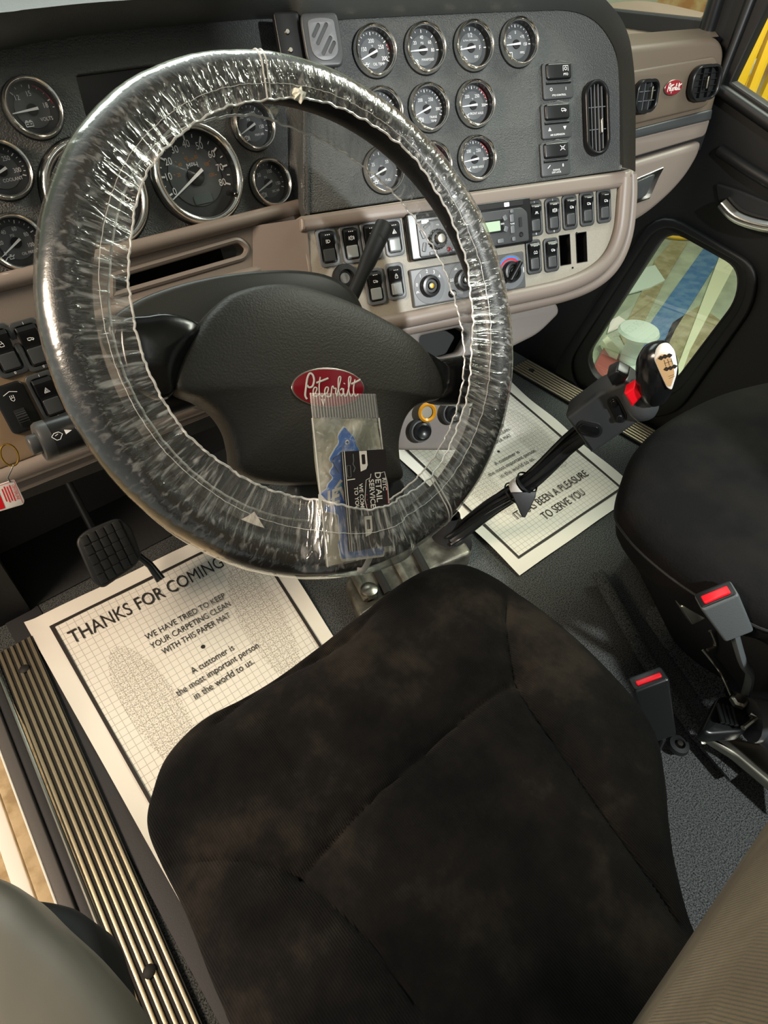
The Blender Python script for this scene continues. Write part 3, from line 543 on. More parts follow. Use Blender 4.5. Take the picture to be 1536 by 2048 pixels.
def speed_extra(t, m, R, z):
    b = MB()
    for v, a in ((20, 168), (40, 136), (60, 104), (80, 68), (100, 28), (120, -7)):
        q = math.radians(a); b.text(str(v), .37 * R * math.cos(q), .37 * R * math.sin(q), .10 * R, z, sx=.85)
        b.ribbon([(.45 * R * math.cos(q), .45 * R * math.sin(q)), (.49 * R * math.cos(q), .49 * R * math.sin(q))], .014 * R, z)
    b.text('km/h', 0, .31 * R, .09 * R, z); obj('metric_markings', b, M['orange'], t, m)
    b = MB(); b.shape([rrect(.42 * R, .2 * R, .05 * R, cy=-.45 * R)], .0032, .0040); obj('odometer', b, M['lcdgrey'], t, m)
    b = MB(); b.lathe([(0, .026), (.05 * R, .026), (.06 * R, .023), (.06 * R, .004)], 16, T((.62 * R, -.46 * R, 0))); obj('reset_knob', b, M['black'], t, m)
gauge(FL, (395, 350), .0616, 'large round speedometer in MPH with chrome rim', (200, -22, 16, 2), [(str(v), .61 * math.cos(math.radians(200 - 2.78 * v)), .61 * math.sin(math.radians(200 - 2.78 * v)), .20) for v in range(0, 90, 10)], [('MPH', 0, .2, .15)], 207, big=2, extra=speed_extra)
gauge(FL, (192, 390), .0616, 'large round tachometer behind the left steering wheel rim', (215, -22, 25, 5), [(str(v), .6 * math.cos(math.radians(a)), .6 * math.sin(math.radians(a)), .19) for v, a in zip(range(0, 30, 5), (213, 168, 120, 72, 28, -16))], [('RPM', 0, .2, .13)], 216, big=2)
s = MB(); s.shape([rrect(.16, .09, .004, cx=FL.px((250, 195))[0], cy=FL.px((250, 195))[1])], -.010, -.006); sc = obj('driver_display', s, M['screen'], None, FL.mat()); tag(sc, 'dark blank display screen recessed in the cluster behind the wheel', 'display screen')
# phone mount
t = thing('phone_mount', 'black magnetic phone mount plate with a slotted shield emblem', 'phone mount', FR.at((645, 82)))
m = FR.at((645, 82), .018) @ T((0, 0, -.018))
s = MB(); s.shape([roundpoly([(-.024, .030), (.024, .030), (.026, .018), (.026, -.018), (.021, -.030), (-.021, -.030), (-.026, -.018), (-.026, .018)], .006)], .014, .022, .003); obj('plate', s, M['grey'], t, m)
s = MB(); sh = smooth([(-.016, .021), (0, .0235), (.016, .021), (.018, .012), (.018, -.012), (.010, -.021), (0, -.023), (-.010, -.021), (-.018, -.012), (-.018, .012)], 3)
def slotp(cx, cy, L, w=.0045, a=math.radians(52)): return rrect(L, w, w / 2, 4, cx, cy, a)
s.shape([[(p.x, p.y) for p in sh], slotp(-.0085, .010, .019), slotp(-.001, .006, .030), slotp(.003, -.007, .026), slotp(.010, -.009, .017)], .022, .0235, .0004); obj('emblem', s, M['midgrey'], t, m)
s = MB(); s.shape([rrect(.034, .066, .004, cx=-.040, cy=.004)], -.002, .010, .002); s.shape([rrect(.03, .03, .004)], 0, .015); br = obj('bracket', s, M['black'], t, m)
for y in (.014, -.006):
    s = MB(); s.lathe([(0, .0125), (.0025, .0125), (.0035, .010)], 14, T((-.043, y, 0))); obj('screw', s, M['steel'], br, m)
# ================================================================== SWITCHES
def rocker(F, px, label, ic, w=.0285, h=.053, wof=.004, pale=False, glare=False, txt=None, dots=True, group=None):
    m = F.at(px, wof); t = thing('rocker_switch', label, 'switch', m, group)
    b = MB(); b.shape([rrect(w, h, .0065), rrect(w * .72, h * .80, .005)], 0, .0035, .0012); obj('bezel', b, M['midgrey'] if glare else M['grey'], t, m)  # lighter grey paints lamp glare on the bezels left of the radio
    b = MB(); b.shape([rrect(w * .74, h * .82, .005)], -.001, .001); obj('recess', b, M['matte'], t, m)
    hb = MB(); hw, hh = w * .33, h * .385; prof = [(-hh, .0045), (-.002, .0028), (.001, .003), (hh * .55, .0085), (hh * .8, .0095), (hh, .006), (hh, 0)]
    rails = []
    for x in (-hw, -hw * .9, hw * .9, hw): rails.append([(x, y, (z if abs(x) < hw * .95 else z - .0015)) for y, z in [(-hh, 0)] + prof])
    hb.loft(rails); hb.add(rails[0], [tuple(range(len(rails[0])))]); hb.add(rails[-1], [tuple(range(len(rails[-1])))]); r = obj('rocker', hb, M['black'], t, m, 30)
    lb = MB(); lb.shape([rrect(hw * 1.7, hh * .82, .002, cy=-hh * .52)], .0036, .0052, .0008); obj('lens', lb, M['lensgrey'] if pale else M['grey'], r, m)
    mk = MB(); icon(mk, ic, 0, hh * .36, .0036, .0006, .0085)
    if dots:
        for k in (-1, 0, 1): mk.lathe([(0, .0106), (.0006, .0102), (.0007, .0090)], 8, T((k * .0028, hh * .78, 0)))
    if txt: mk.text(txt, 0, h * .44, .0045, .0037); mk.text('0', 0, -h * .44, .0045, .0037)
    obj('markings', mk, M['white'], r, m)
    return t
G1 = 'rocker switches right of the radio'
for px, ic, lb, tx in [((1068, 437), 'fan', 'rocker switch beside the radio, leftmost of the five in the upper row', 'I'), ((1104, 432), 'brake', 'upper row rocker switch, second from the radio with a round symbol', 'I'), ((1138, 425), 'truck', 'upper row rocker switch, middle of five right of the radio', None),
                       ((1172, 418), 'truck', 'upper row rocker switch, fourth right of the radio', None), ((1206, 412), 'truck', 'upper row rocker switch, last on the right', None), ((1066, 514), 'wave', 'lower row rocker switch beside the temperature knob', None), ((1101, 510), 'truck', 'lower row rocker switch next to the two empty slots', None)]:
    rocker(FR, px, lb, ic, txt=tx, group=G1)
for px, ic, lb, pl in [((655, 495), 'lamp', 'rocker switch with dark lens, leftmost of the row by the wheel column', False), ((701, 488), 'brake', 'rocker switch with pale lens and cross symbol, second from the left', True), ((742, 481), 'lamp', 'rocker switch with pale lens behind the turn signal lever', True), ((786, 475), 'tri', 'hazard rocker switch with triangle symbol left of the radio', True),
                       ((749, 573), 'truck', 'rocker switch with pale lens below the turn signal lever', True), ((790, 563), 'lock', 'rocker switch with pale lens left of the fan speed knob', True)]:
    rocker(FR, px, lb, ic, .0305, .053, pale=pl, glare=True, group='rocker switches left of the radio')
for px in [(1130, 500), (1163, 495)]:
    s = MB(); s.shape([rrect(.026, .052, .001)], -.066, -.056); s.shape([rrect(.0222, .0476, .0008), rrect(.0206, .0460, .0006)], -.058, .0004); o = obj('empty_switch_slot', s, M['matte'], None, FR.at(px, .004)); tag(o, 'empty black switch slot, ' + ('left' if px[0] < 1150 else 'right') + ' one of the pair under the switches', 'switch opening', 'empty switch slots')
for px in [(1150, 467), (1142, 536)]:
    s = MB(); s.lathe([(0, .0052), (.0016, .0052), (.0018, .004)], 12); o = obj('screw', s, M['black'], None, FR.at(px)); tag(o, 'tiny dark screw ' + ('above' if px[1] < 500 else 'below') + ' the empty switch slots', 'screw')
for px, ic, lb in [((66, 690), 'truck', 'black rocker switch with truck symbol beside the wheel rim at the left'), ((8, 702), 'lock', 'black rocker switch cut by the left picture edge'), ((97, 792), 'tri', 'black rocker switch with triangle symbol above the wiper stalk')]:
    rocker(FL, px, lb, ic, .034, .060, wof=.015, txt='I', dots=False, group='rocker switches at the lower left')
m = FL.at((34, 815), .015); t = thing('dimmer_switch', 'black dimmer switch with ribbed thumbwheel above the wiper stalk', 'switch', m)
b = MB(); b.shape([rrect(.036, .060, .007)], 0, .005, .002); obj('bezel', b, M['black'], t, m)
b = MB(); b.tube([(-.006, -.012, .003), (.006, -.012, .003)], .010, 24); 
for k in range(12): b.tube([(-.006, -.012 + .0103 * math.cos(k * PI / 11), .003 + .0103 * math.sin(k * PI / 11)), (.006, -.012 + .0103 * math.cos(k * PI / 11), .003 + .0103 * math.sin(k * PI / 11))], .0006, 6)
obj('thumbwheel', b, M['soft'], t, m)
b = MB(); b.ribbon([(-.008, .018), (0, .021), (.008, .018)], .0007, .0054); icon(b, 'lamp', 0, .012, .004, .0006, .0054, -PI / 2); obj('markings', b, M['white'], t, m)
# wide rockers of the gauge panel
for px, ic, lb, a, c, tx in [((1113, 159), 'pto', 'wide PTO rocker switch, top of three beside the oval vent', 'O', 'I', 'PTO CONTROL'), ((1110, 239), 'truck', 'wide rocker switch with truck symbol, middle of three', '\u25b2', '\u25bc', 'AIR SUSPENSION'), ((1108, 315), 'axle', 'wide rocker switch with axle symbol, lowest of three', '/', '8', 'DIFF LOCK')]:
    m = FR.at(px, 0); t = thing('wide_rocker_switch', lb, 'switch', m, 'wide rocker switches on the gauge panel')
    b = MB(); b.shape([roundpoly([(-.0275, .021), (-.004, .0225), (.004, .026), (.014, .0225), (.0275, .021), (.0275, -.027), (-.0275, -.027)], .004)], 0, .0045, .0015); obj('plate', b, M['grey'], t, m)
    b = MB(); b.shape([rrect(.045, .022, .004, cy=.009)], .003, .0085, .003); r = obj('rocker', b, M['black'], t, m)
    k = MB(); icon(k, ic, .011, .011, .0045, .0007, .0087)
    if ic == 'pto': k.text('PTO', .011, .0038, .0045, .0087)
    obj('symbol', k, M['white'], r, m)
    b = MB(); b.tube([(-.023, -.0055, .0045), (.022, -.0055, .0045)], .002, 10); obj('guard_bar', b, M['black'], t, m)
    k = MB()
    if a == 'O': k.text(a, -.014, -.014, .006, .0048); k.text(c, .013, -.014, .006, .0048)
    elif a != '/': k.add([(-.017, -.016, .0048), (-.011, -.016, .0048), (-.014, -.011, .0048), (.011, -.011, .0048), (.017, -.011, .0048), (.014, -.016, .0048)], [(0, 1, 2), (3, 5, 4)])
    else: k.ribbon([(-.016, -.015), (-.011, -.011)], .001, .0048); k.text('8', .013, -.013, .006, .0048)
    k.text(tx, 0, -.022, .0036, .0048); 
    if a == '/': k.text('ENGAGE', 0, -.0185, .0034, .0048)
    obj('plate_markings', k, M['white'], t, m)
# ================================================================== VENTS
def vent(m, label, w, h, r, nv, nh, lever=(0, 0), mt=None, flat_=.012):
    t = thing('air_vent', label, 'air vent', m)
    b = MB(); b.shape([rrect(w, h, r, 10), rrect(w * .76, h * .88, r * .8, 10)], 0, flat_, .004, res=3); obj('frame', b, mt or M['black'], t, m)
    b = MB(); b.shape([rrect(w * .9, h * .95, r * .9, 10)], -.001, .001); obj('duct', b, M['matte'], t, m)
    for i in range(nv):
        x = w * .76 * ((i + 1) / (nv + 1) - .5); hh = h * .88 * (1 if nv < 2 else (.5 * math.sqrt(max(0, 1 - (2 * x / w) ** 2)) + .5))
        b = MB(); b.shape([[(x - .0006, -hh / 2), (x + .0006, -hh / 2), (x + .0006, hh / 2), (x - .0006, hh / 2)]], .001, .008); obj('vertical_vane', b, M['midgrey'] if nh < 4 else M['black'], t, m)
    for i in range(nh):
        y = h * .88 * ((i + 1) / (nh + 1) - .5)
        b = MB(); b.shape([[(-w * .38, y - .0006), (w * .38, y - .0006), (w * .38, y + .0006), (-w * .38, y + .0006)]], .001, .0065); obj('cross_vane', b, M['midgrey'] if nh < 4 else M['black'], t, m)
    b = MB(); b.shape([rrect(.004, .020, .0015, cx=lever[0], cy=lever[1])], .006, .013, .001); obj('lever', b, M['steel'], t, m)
    return t
vent(FR.at((1188, 239)), 'tall oval air vent at the right end of the gauge panel', .046, .106, .022, 4, 2, (.006, -.012))
vent(FP.at((1287, 192), .0085), 'air vent half hidden behind the dash bezel, left of the red oval badge', .056, .050, .016, 2, 2, (.008, .004))
vent(FP.at((1405, 165), .0085), 'air vent near the passenger door, right of the red oval badge', .080, .056, .022, 2, 4, (.0, 0))
# ================================================================== SCRIPT BADGES
SCRIPT = [  # hand lettered strokes, unit = emblem half width
 ([(-.66, -.42), (-.70, -.30), (-.66, -.02), (-.60, .30), (-.52, .46), (-.44, .40), (-.42, .22), (-.48, .02), (-.58, -.02), (-.62, .06)], 1.5),
 ([(-.50, -.30), (-.42, -.22), (-.36, -.06), (-.42, -.02), (-.47, -.14), (-.46, -.30), (-.38, -.32), (-.30, -.24)], 1),
 ([(-.24, .34), (-.29, .05), (-.30, -.22), (-.24, -.34), (-.16, -.24)], 1), ([(-.36, .14), (-.22, .20), (-.02, .30)], 1.5),
 ([(-.18, -.28), (-.08, -.20), (-.04, -.04), (-.10, -.02), (-.15, -.16), (-.12, -.32), (-.02, -.34), (.04, -.22)], 1),
 ([(.02, -.34), (.06, -.04), (.10, .02), (.12, -.06), (.18, -.06), (.16, -.22), (.22, -.30)], 1),
 ([(.18, -.34), (.24, -.10), (.34, .28), (.32, .36), (.27, .26), (.25, -.10), (.30, -.32), (.38, -.22), (.36, -.06), (.30, -.12)], 1),
 ([(.40, -.06), (.39, -.28), (.44, -.34), (.50, -.24)], 1), ([(.43, .10), (.44, .12)], 1.5),
 ([(.48, -.30), (.56, -.02), (.64, .30), (.61, .36), (.57, .24), (.55, -.16), (.60, -.34), (.68, -.24)], 1),
 ([(.76, .26), (.70, -.02), (.69, -.24), (.74, -.34), (.82, -.26)], 1), ([(.64, .10), (.76, .16), (.92, .26)], 1.5)]
def badge(m, parent, a, b_, wd_=1.0):
    s = MB(); s.shape([circle(a, 48, ry=b_)], 0, .0022, .0008); t = obj('badge', s, M['steel'], parent, m, label='red oval badge with white script lettering')
    s = MB(); s.shape([circle(a * .965, 48, ry=b_ * .93)], .0015, .0026, .0004); obj('enamel', s, M['red'], t, m)
    s = MB()
    for st_, w in SCRIPT: s.tube([(p.x * a * .96, p.y * a * .95 * .72 + a * .02, .0028) for p in smooth(st_, 5, False)], a * .021 * w * wd_, 6, flat=.6)
    s.tube([(-.25 * a, -.27 * a, .0028), (-.21 * a, -.42 * a, .0028), (-.17 * a, -.27 * a, .0028)], a * .02, 6, flat=.6)
    obj('lettering', s, M['cardwhite'], t, m); return t
badge(FP.at((1345, 175), .007, .02), dash, .022, .0125, 1.3)
# ================================================================== RADIO
m = FR.mat(-.033, -.168, .004); t = thing('car_radio', 'black car radio with green display half hidden by the wheel rim', 'car radio', m)
s = MB(); s.shape([rrect(.214, .066, .004)], 0, .014, .002); obj('body', s, M['black'], t, m)
s = MB(); s.shape([roundpoly([(-.094, .020), (.088, .020), (.098, .012), (.098, -.030), (-.094, -.030)], .004)], .013, .0165, .001); obj('faceplate', s, M['grey'], t, m)
s = MB(); s.shape([rrect(.184, .007, .001, cy=.0265)], .013, .0158, .0004); obj('disc_slot', s, M['matte'], t, m)
s = MB(); s.shape([rrect(.060, .019, .001, cx=.022, cy=-.002)], .0165, .0185, .0005); dsp = obj('display_bezel', s, M['black'], t, m)
s = MB(); s.shape([rrect(.048, .014, .0008, cx=.022, cy=-.002)], .0184, .0188); obj('display', s, M['lcd'], dsp, m)
kb = T((-.064, -.008, 0)); s = MB(); s.lathe([(.0135, .016), (.0135, .024), (.0125, .026), (.009, .0262)], 32, kb)
for k in range(20): a = 2 * PI * k / 20; s.tube([(-.064 + .0135 * math.cos(a), -.008 + .0135 * math.sin(a), .017), (-.064 + .0135 * math.cos(a), -.008 + .0135 * math.sin(a), .0245)], .0011, 6)
kn = obj('volume_knob', s, M['black'], t, m); s = MB(); s.lathe([(.0075, .0262), (.0075, .032), (.006, .034), (0, .0345)], 24, kb); obj('knob_cap', s, M['steel'], kn, m)
for x, y, w, h, r in [(-.086, .002, .006, .013, .3), (-.086, -.016, .006, .013, -.3), (-.078, .013, .012, .005, .6), (-.072, -.026, .013, .005, 0), (-.036, -.026, .010, .004, 0), (.045, .003, .008, .007, 0), (.056, .008, .007, .008, .4), (.056, -.008, .007, .008, -.4), (.068, .006, .007, .011, 0), (.068, -.010, .007, .011, 0), (.045, -.024, .011, .006, 0), (.069, -.024, .006, .006, 0), (.069, .016, .006, .005, 0)]:
    s = MB(); s.shape([rrect(w, h, .0015, cx=x, cy=y, rot=r)], .0165, .0183, .0005); obj('button', s, M['midgrey'], t, m)
s = MB(); s.lathe([(0, .0188), (.003, .0185), (.0034, .0165)], 16, T((-.046, -.024, 0))); obj('power_button', s, M['red'], t, m)
s = MB(); s.shape([rrect(.005, .014, .001, cx=.084, cy=-.001)], .0165, .0175); obj('usb_port', s, M['matte'], t, m)
s = MB(); s.lathe([(0, .0168), (.0018, .0168), (.003, .0178), (.004, .0165)], 16, T((.084, -.019, 0))); obj('aux_socket', s, M['matte'], t, m)
s = MB(); s.text('CLASS', .008, .021, .005, .0168); s.shape([rrect(.009, .006, .001, cx=.062, cy=.0265)], .0158, .0162); s.shape([rrect(.012, .005, .001, cx=-.080, cy=.0185), ], .0163, .0168); s.text('SEEK', .0505, 0, .003, .0186); s.text('TUNE', .068, -.002, .003, .0186); s.text('VOL', -.060, .012, .003, .0168); obj('radio_print', s, M['white'], t, m)
# ================================================================== CLIMATE PANEL
m = FR.mat(-.042, -.240, .004); t = thing('climate_panel', 'grey climate control panel with round knobs below the radio', 'climate control', m)
s = MB(); s.shape([rrect(.203, .056, .003)], 0, .007, .002); obj('panel', s, M['climate'], t, m)
for x, kind in ((-.072, 'fan'), (-.012, 'mode'), (.074, 'temp')):
    s = MB(); s.lathe([(.0265, .0068), (.026, .0076), (0, .0078)], 40, T((x, 0, 0))); obj('dial_disc', s, M['midgrey'], t, m)
    s = MB(); s.lathe([(.0165, .0075), (.0165, .012), (.0145, .0165), (.011, .017), (.0095, .014), (.006, .014), (.005, .0175), (0, .018)], 32, T((x, 0, 0)))
    if kind == 'temp': s.shape([rrect(.0075, .036, .003, cx=x, cy=0, rot=-.7)], .012, .026, .003)
    k = obj('knob', s, M['black'], t, m)
    s = MB()
    if kind == 'fan':
        s.lathe([(0, .0185), (.0035, .0182), (.004, .016)], 16, T((x, 0, 0))); obj('knob_centre', s, M['gold'], k, m); s = MB()
        for tx, a in (('0', 168), ('1', 130), ('2', 95), ('3', 62), ('4', 32)): q = math.radians(a); s.text(tx, x + .0215 * math.cos(q), .0215 * math.sin(q), .007, .008)
        icon(s, 'fan', x - .0215, -.006, .003, .0008, .008)
    elif kind == 'mode':
        s.lathe([(0, .0185), (.0035, .0182), (.004, .016)], 16, T((x, 0, 0))); obj('knob_centre', s, M['steel'], k, m); s = MB(); icon(s, 'wave', x - .021, .004, .003, .0008, .008); icon(s, 'fan', x - .012, .018, .003, .0008, .008)
    else:
        s.ribbon([(x + .0225 * math.cos(math.radians(a)), .0225 * math.sin(math.radians(a))) for a in range(150, 45, -6)], .0022, .0080); obj('blue_arc', s, M['blue'], t, m)
        s = MB(); s.ribbon([(x + .0196 * math.cos(math.radians(a)), .0196 * math.sin(math.radians(a))) for a in range(150, 30, -6)], .0022, .0080); obj('red_arc', s, M['redbtn'], t, m); s = MB(); s.ribbon([(x + .024, -.004), (x + .024, .004)], .001, .008)
    obj('panel_markings', s, M['white'], t, m)
s = MB(); s.lathe([(.0058, .007), (.0058, .012), (.004, .014), (0, .0145)], 20, T((-.035, -.017, 0))); obj('push_button', s, M['black'], t, m)
s = MB(); s.lathe([(0, .0152), (.003, .015), (.0034, .0135)], 16, T((-.035, -.017, 0))); obj('button_cap', s, M['lensgrey'], t, m)
# lower dash knobs seen through the wheel
m = FR.at((852, 824), -.03); t = thing('parking_brake_knob', 'amber ringed valve knob seen through the wheel below the right spoke', 'knob', m)
s = MB(); s.lathe([(.010, 0), (.016, .002), (.017, .006), (.014, .009), (.0105, .006)], 32); obj('ring', s, M['yellow'], t, m)
s = MB(); s.lathe([(.0105, -.002), (.010, .004), (0, .004)], 24); obj('core', s, M['steel'], t, m)
for p, nm in (((842, 862), 'below the amber ring'), ((905, 826), 'right of the amber ring')):
    m = FR.at(p, -.03); t = thing('dash_knob', 'black round knob ' + nm, 'knob', m); s = MB(); s.lathe([(.017, 0), (.015, .010), (.012, .012), (.006, .008), (0, .008)], 28); obj('knob_body', s, M['black'], t, m); s = MB(); s.lathe([(.021, -.003), (.019, .003), (.016, .003)], 28); obj('collar', s, M['grey'], t, m)
s = MB(); s.lathe([(.020, .0), (.019, .008), (.012, .010), (.011, .001), (0, -.002)], 32); o = obj('lighter_socket', s, M['matte'], None, FR.at((690, 556), .004)); tag(o, 'black round socket behind the lower end of the turn signal lever', 'socket')
# ================================================================== STEERING WHEEL
wm = FW.mat(); wheel = thing('steering_wheel', 'large black steering wheel with leather pad and red badge under clear film', 'steering wheel', wm)
s = MB(); s.tube([(.238 * math.cos(a), .238 * math.sin(a), 0) for a in [2 * PI * i / 160 for i in range(160)]], .0205, 24, True); obj('rim', s, M['leather'], wheel, wm)
ROT = math.radians(-21)
hub_px = [(352, 775), (368, 715), (400, 652), (425, 618), (465, 585), (520, 568), (580, 565), (640, 578), (705, 602), (760, 630), (812, 660), (850, 692), (875, 728), (889, 765), (886, 795), (860, 803), (832, 815), (812, 842), (801, 885), (803, 925), (808, 958), (770, 968), (700, 966), (600, 970), (520, 962), (478, 940), (470, 900), (460, 862), (436, 826), (400, 800)]
hp = [(p.x, p.y) for p in smooth([(*FW.px(p, -.035), 0) for p in hub_px], 6)]
s = MB(); s.dome(hp, [(.99, -.066), (1.0, -.06), (1.0, -.045), (.992, -.039), (.978, -.035), (.95, -.032), (.9, -.0295), (.8, -.026), (.65, -.023), (.45, -.021), (.2, -.020)], centre=FW.px((650, 770), -.035)); obj('hub_pad', s, M['hub'], wheel, wm, 60)
for nm, pts in (('left', [(240, 642), (300, 624), (350, 622), (410, 650), (372, 720), (348, 790), (300, 792), (255, 750)]), ('right', [(835, 690), (878, 714), (965, 706), (985, 740), (968, 800), (888, 803), (865, 770)])):
    pp = [(p.x, p.y) for p in smooth([(*FW.px(p, -.035), 0) for p in pts], 5)]
    s = MB(); s.dome(pp, [(.97, -.066), (1.0, -.06), (1.0, -.048), (.96, -.041), (.88, -.038), (.6, -.035), (.3, -.034)]); obj('spoke', s, M['spoke'], wheel, wm, 60)
s = MB(); lp2 = FW.pl([(585, 985), (600, 940), (640, 924), (780, 930), (812, 975), (800, 1010), (600, 1010)], -.06); s.shape([roundpoly(lp2, .01)], -.085, -.055, .006); obj('hub_cover', s, M['grey'], wheel, wm)
badge(FW.at((657, 776), -.0215, ROT), wheel, .0445, .0215, .8)
# clear film cover
def finterp(tab, a):
    a = (a + 180) % 360 - 180; t = sorted(tab); t = [(t[-1][0] - 360, t[-1][1])] + t + [(t[0][0] + 360, t[0][1])]
    for (x0, y0), (x1, y1) in zip(t, t[1:]):
        if x0 <= a <= x1: k = (a - x0) / (x1 - x0); k = k * k * (3 - 2 * k); return y0 + (y1 - y0) * k
FRONT = [(-170, .189), (-150, .184), (-125, .181), (-104, .193), (-80, .199), (-51, .189), (-29, .185), (-11, .192), (5, .203), (21, .211), (36, .219), (60, .217), (88, .208), (120, .203), (147, .193), (163, .190)]
BACK = [(-170, .200), (-90, .203), (-30, .205), (0, .199), (18, .196), (45, .197), (66, .203), (85, .214), (110, .216), (150, .202)]
NA = 900; prof = []
for k in range(5): prof.append((0, k / 5))
for k in range(25): prof.append((1, k / 24))
for k in range(4): prof.append((2, (k + 1) / 4))
rnd = [random.random() for _ in range(64)]
def wob(a, k): return sum(math.sin(a * f + rnd[(i + k) % 64] * 6.28) / (i + 1) ** .5 for i, f in enumerate((61, 97, 143, 37, 181)))
rr_, cr = .0232, .238
def filmpt(a, pr, K):
    deg = math.degrees(a); kind, t = pr
    fr, br = finterp(FRONT, deg), finterp(BACK, deg); big = 1 + .12 * math.sin(a * 3 + 1) + .05 * math.sin(a * 7)
    if kind == 0:
        r = fr + (cr - .007 - fr) * t; w = .0185 + .0035 * t; amp = .0005 * (1 - t) + .0004
        w += amp * wob(a + .01 * t, 0) * .6; r += .0004 * wob(a, 9) * (1 - t)
    elif kind == 1:
        q = math.radians(108 - 216 * t); R_ = rr_ * big ** .3
        q_amp = .00006 * wob(a, 3) + .0002 * math.sin(a * 23 + q * 3)
        r = cr + (R_ + q_amp) * math.cos(q); w = (R_ + q_amp) * math.sin(q)
    else:
        r = (cr - .007) + (br - cr + .007) * t; w = -.022 + .004 * t + .0009 * wob(a, 5) * t
    d_ = abs((deg + 109 + 180) % 360 - 180); bulge = math.exp(-(d_ / 14.5) ** 6)     # stretched over the packet
    if w > 0: w += .0235 * bulge * min(1, w / .016)
    return Vector((r * math.cos(a), r * math.sin(a), w))
K = len(prof); V = []; Fc = []; UV = []
for i in range(NA):
    a = 2 * PI * i / NA
    for j, pr in enumerate(prof): V.append(filmpt(a, pr, K))
for i in range(NA):
    for j in range(K - 1):
        i2 = (i + 1) % NA; Fc.append((i * K + j, i2 * K + j, i2 * K + j + 1, i * K + j + 1)); UV += [(i / NA, j / K), ((i + 1) / NA, j / K), ((i + 1) / NA, (j + 1) / K), (i / NA, (j + 1) / K)]
me = bpy.data.meshes.new('film'); me.from_pydata([tuple(v) for v in V], [], Fc); uvl = me.uv_layers.new(name='UVMap')
for i, q in enumerate(UV): uvl.data[i].uv = q
me.shade_smooth(); me.materials.append(M['film'])
cover = thing('steering_wheel_cover', 'clear wrinkled plastic film cover gathered over the steering wheel rim', 'steering wheel cover', wm)
fo = bpy.data.objects.new('film', me); C.objects.link(fo); fo.parent = cover
for idx, nm in ((0, 'front'), (K - 1, 'back')):
    s = MB(); s.tube([V[i * K + idx] for i in range(0, NA, 2)], .0011, 6, True); obj('elastic_edge', s, M['filmedge'], cover, wm)
s = MB(); s.tube([V[i * K + 3] + Vector((0, 0, .0006)) for i in range(0, NA, 2)], .0003, 5, True); obj('stitch_line', s, M['filmedge'], cover, wm)
for p, w, r in (((598, 190), .02, .0065), ((746, 1030), .022, .008), ((549, 219), -.018, .004)):
    a, b = FW.px(p, w); s = MB()
    pts = [(a + r * (1 + .35 * math.sin(3.1 * k + p[0])) * math.cos(k * PI / 7), b + r * (1 + .35 * math.cos(2.3 * k + p[1])) * math.sin(k * PI / 7)) for k in range(14)]
    s.dome(pts, [(.7, w - .003), (1, w), (.85, w + .003), (.4, w + .005)], bottom=True); obj('film_knot', s, M['knot'], cover, wm, 20)
for ang0, ang1 in ((math.radians(81), math.radians(77)), (math.radians(-78), math.radians(-83))):
    for d in (0, .02):
        s = MB(); s.tube([filmpt(ang0 + (ang1 - ang0) * j / K + d, prof[j], K) * 1.002 for j in range(0, K - 6)], .0008, 6); obj('film_seam', s, M['filmedge'], cover, wm)
s = MB(); tl = [FW.px(p, .03) for p in ((742, 1035), (752, 1075), (748, 1110), (738, 1140), (728, 1143))]
s.tube(smooth([(x, y, .032 - .004 * k) for k, (x, y) in enumerate(tl)], 5, False), .004, 8, flat=.3); obj('film_tail', s, M['filmedge'], cover, wm)
# packet, freshener and card tucked under the film
bc = FW.px((703, 958), .031)
bagp = [FW.px(p, .031) for p in [(619, 786), (751, 788), (788, 1102), (655, 1134)]]
packet = thing('plastic_packet', 'clear plastic packet with crimped top tucked under the lower wheel rim', 'packet', FW.at((703, 958), .031))
def quad_grid(P, nu, nv, f):
    V = []; 
    for j in range(nv + 1):
        for i in range(nu + 1):
            u, v = i / nu, j / nv; x = (1 - v) * ((1 - u) * P[0][0] + u * P[1][0]) + v * ((1 - u) * P[3][0] + u * P[2][0]); y = (1 - v) * ((1 - u) * P[0][1] + u * P[1][1]) + v * ((1 - u) * P[3][1] + u * P[2][1])
            V.append((x, y, f(u, v)))
    return V, [(j * (nu + 1) + i, j * (nu + 1) + i + 1, (j + 1) * (nu + 1) + i + 1, (j + 1) * (nu + 1) + i) for j in range(nv) for i in range(nu)]
hd = [bagp[0], bagp[1], FW.px((757, 836), .031), FW.px((624, 836), .031)]
s = MB(); s.add(*quad_grid(hd, 96, 6, lambda u, v: .0315 + .0009 * math.sin(u * 96 * PI / 2.0))); obj('crimped_header', s, M['crimp'], packet, wm, 80)
bd = [FW.px((624, 836), .031), FW.px((757, 836), .031), bagp[2], bagp[3]]
rn = [(random.random(), random.random(), random.uniform(.0006, .002), random.uniform(2, 9)) for _ in range(10)]
fz = lambda u, v: sum(a_ * math.sin(k_ * (u * (1 + p_) + v * (2 - q_)) + 7 * p_) for p_, q_, a_, k_ in rn) * .5
s = MB(); s.add(*quad_grid(bd, 30, 60, lambda u, v: .0285 + fz(u, v))); obj('silver_lining', s, M['bagback'], packet, wm, 80)
s = MB(); s.add(*quad_grid(bd, 30, 60, lambda u, v: .0365 + fz(u, v) * .6 - .004 * (abs(2 * u - 1) ** 4))); obj('front_film', s, M['bag'], packet, wm, 80)
for q0, q1 in ((bd[0], bd[3]), (bd[1], bd[2])):
    s = MB(); s.tube([(*q0, .032), (*q1, .032)], .0007, 6); obj('edge_seal', s, M['filmedge'], packet, wm)
tx = lambda x, y: (600 + x / 6.205, 820 + y / 6.205)
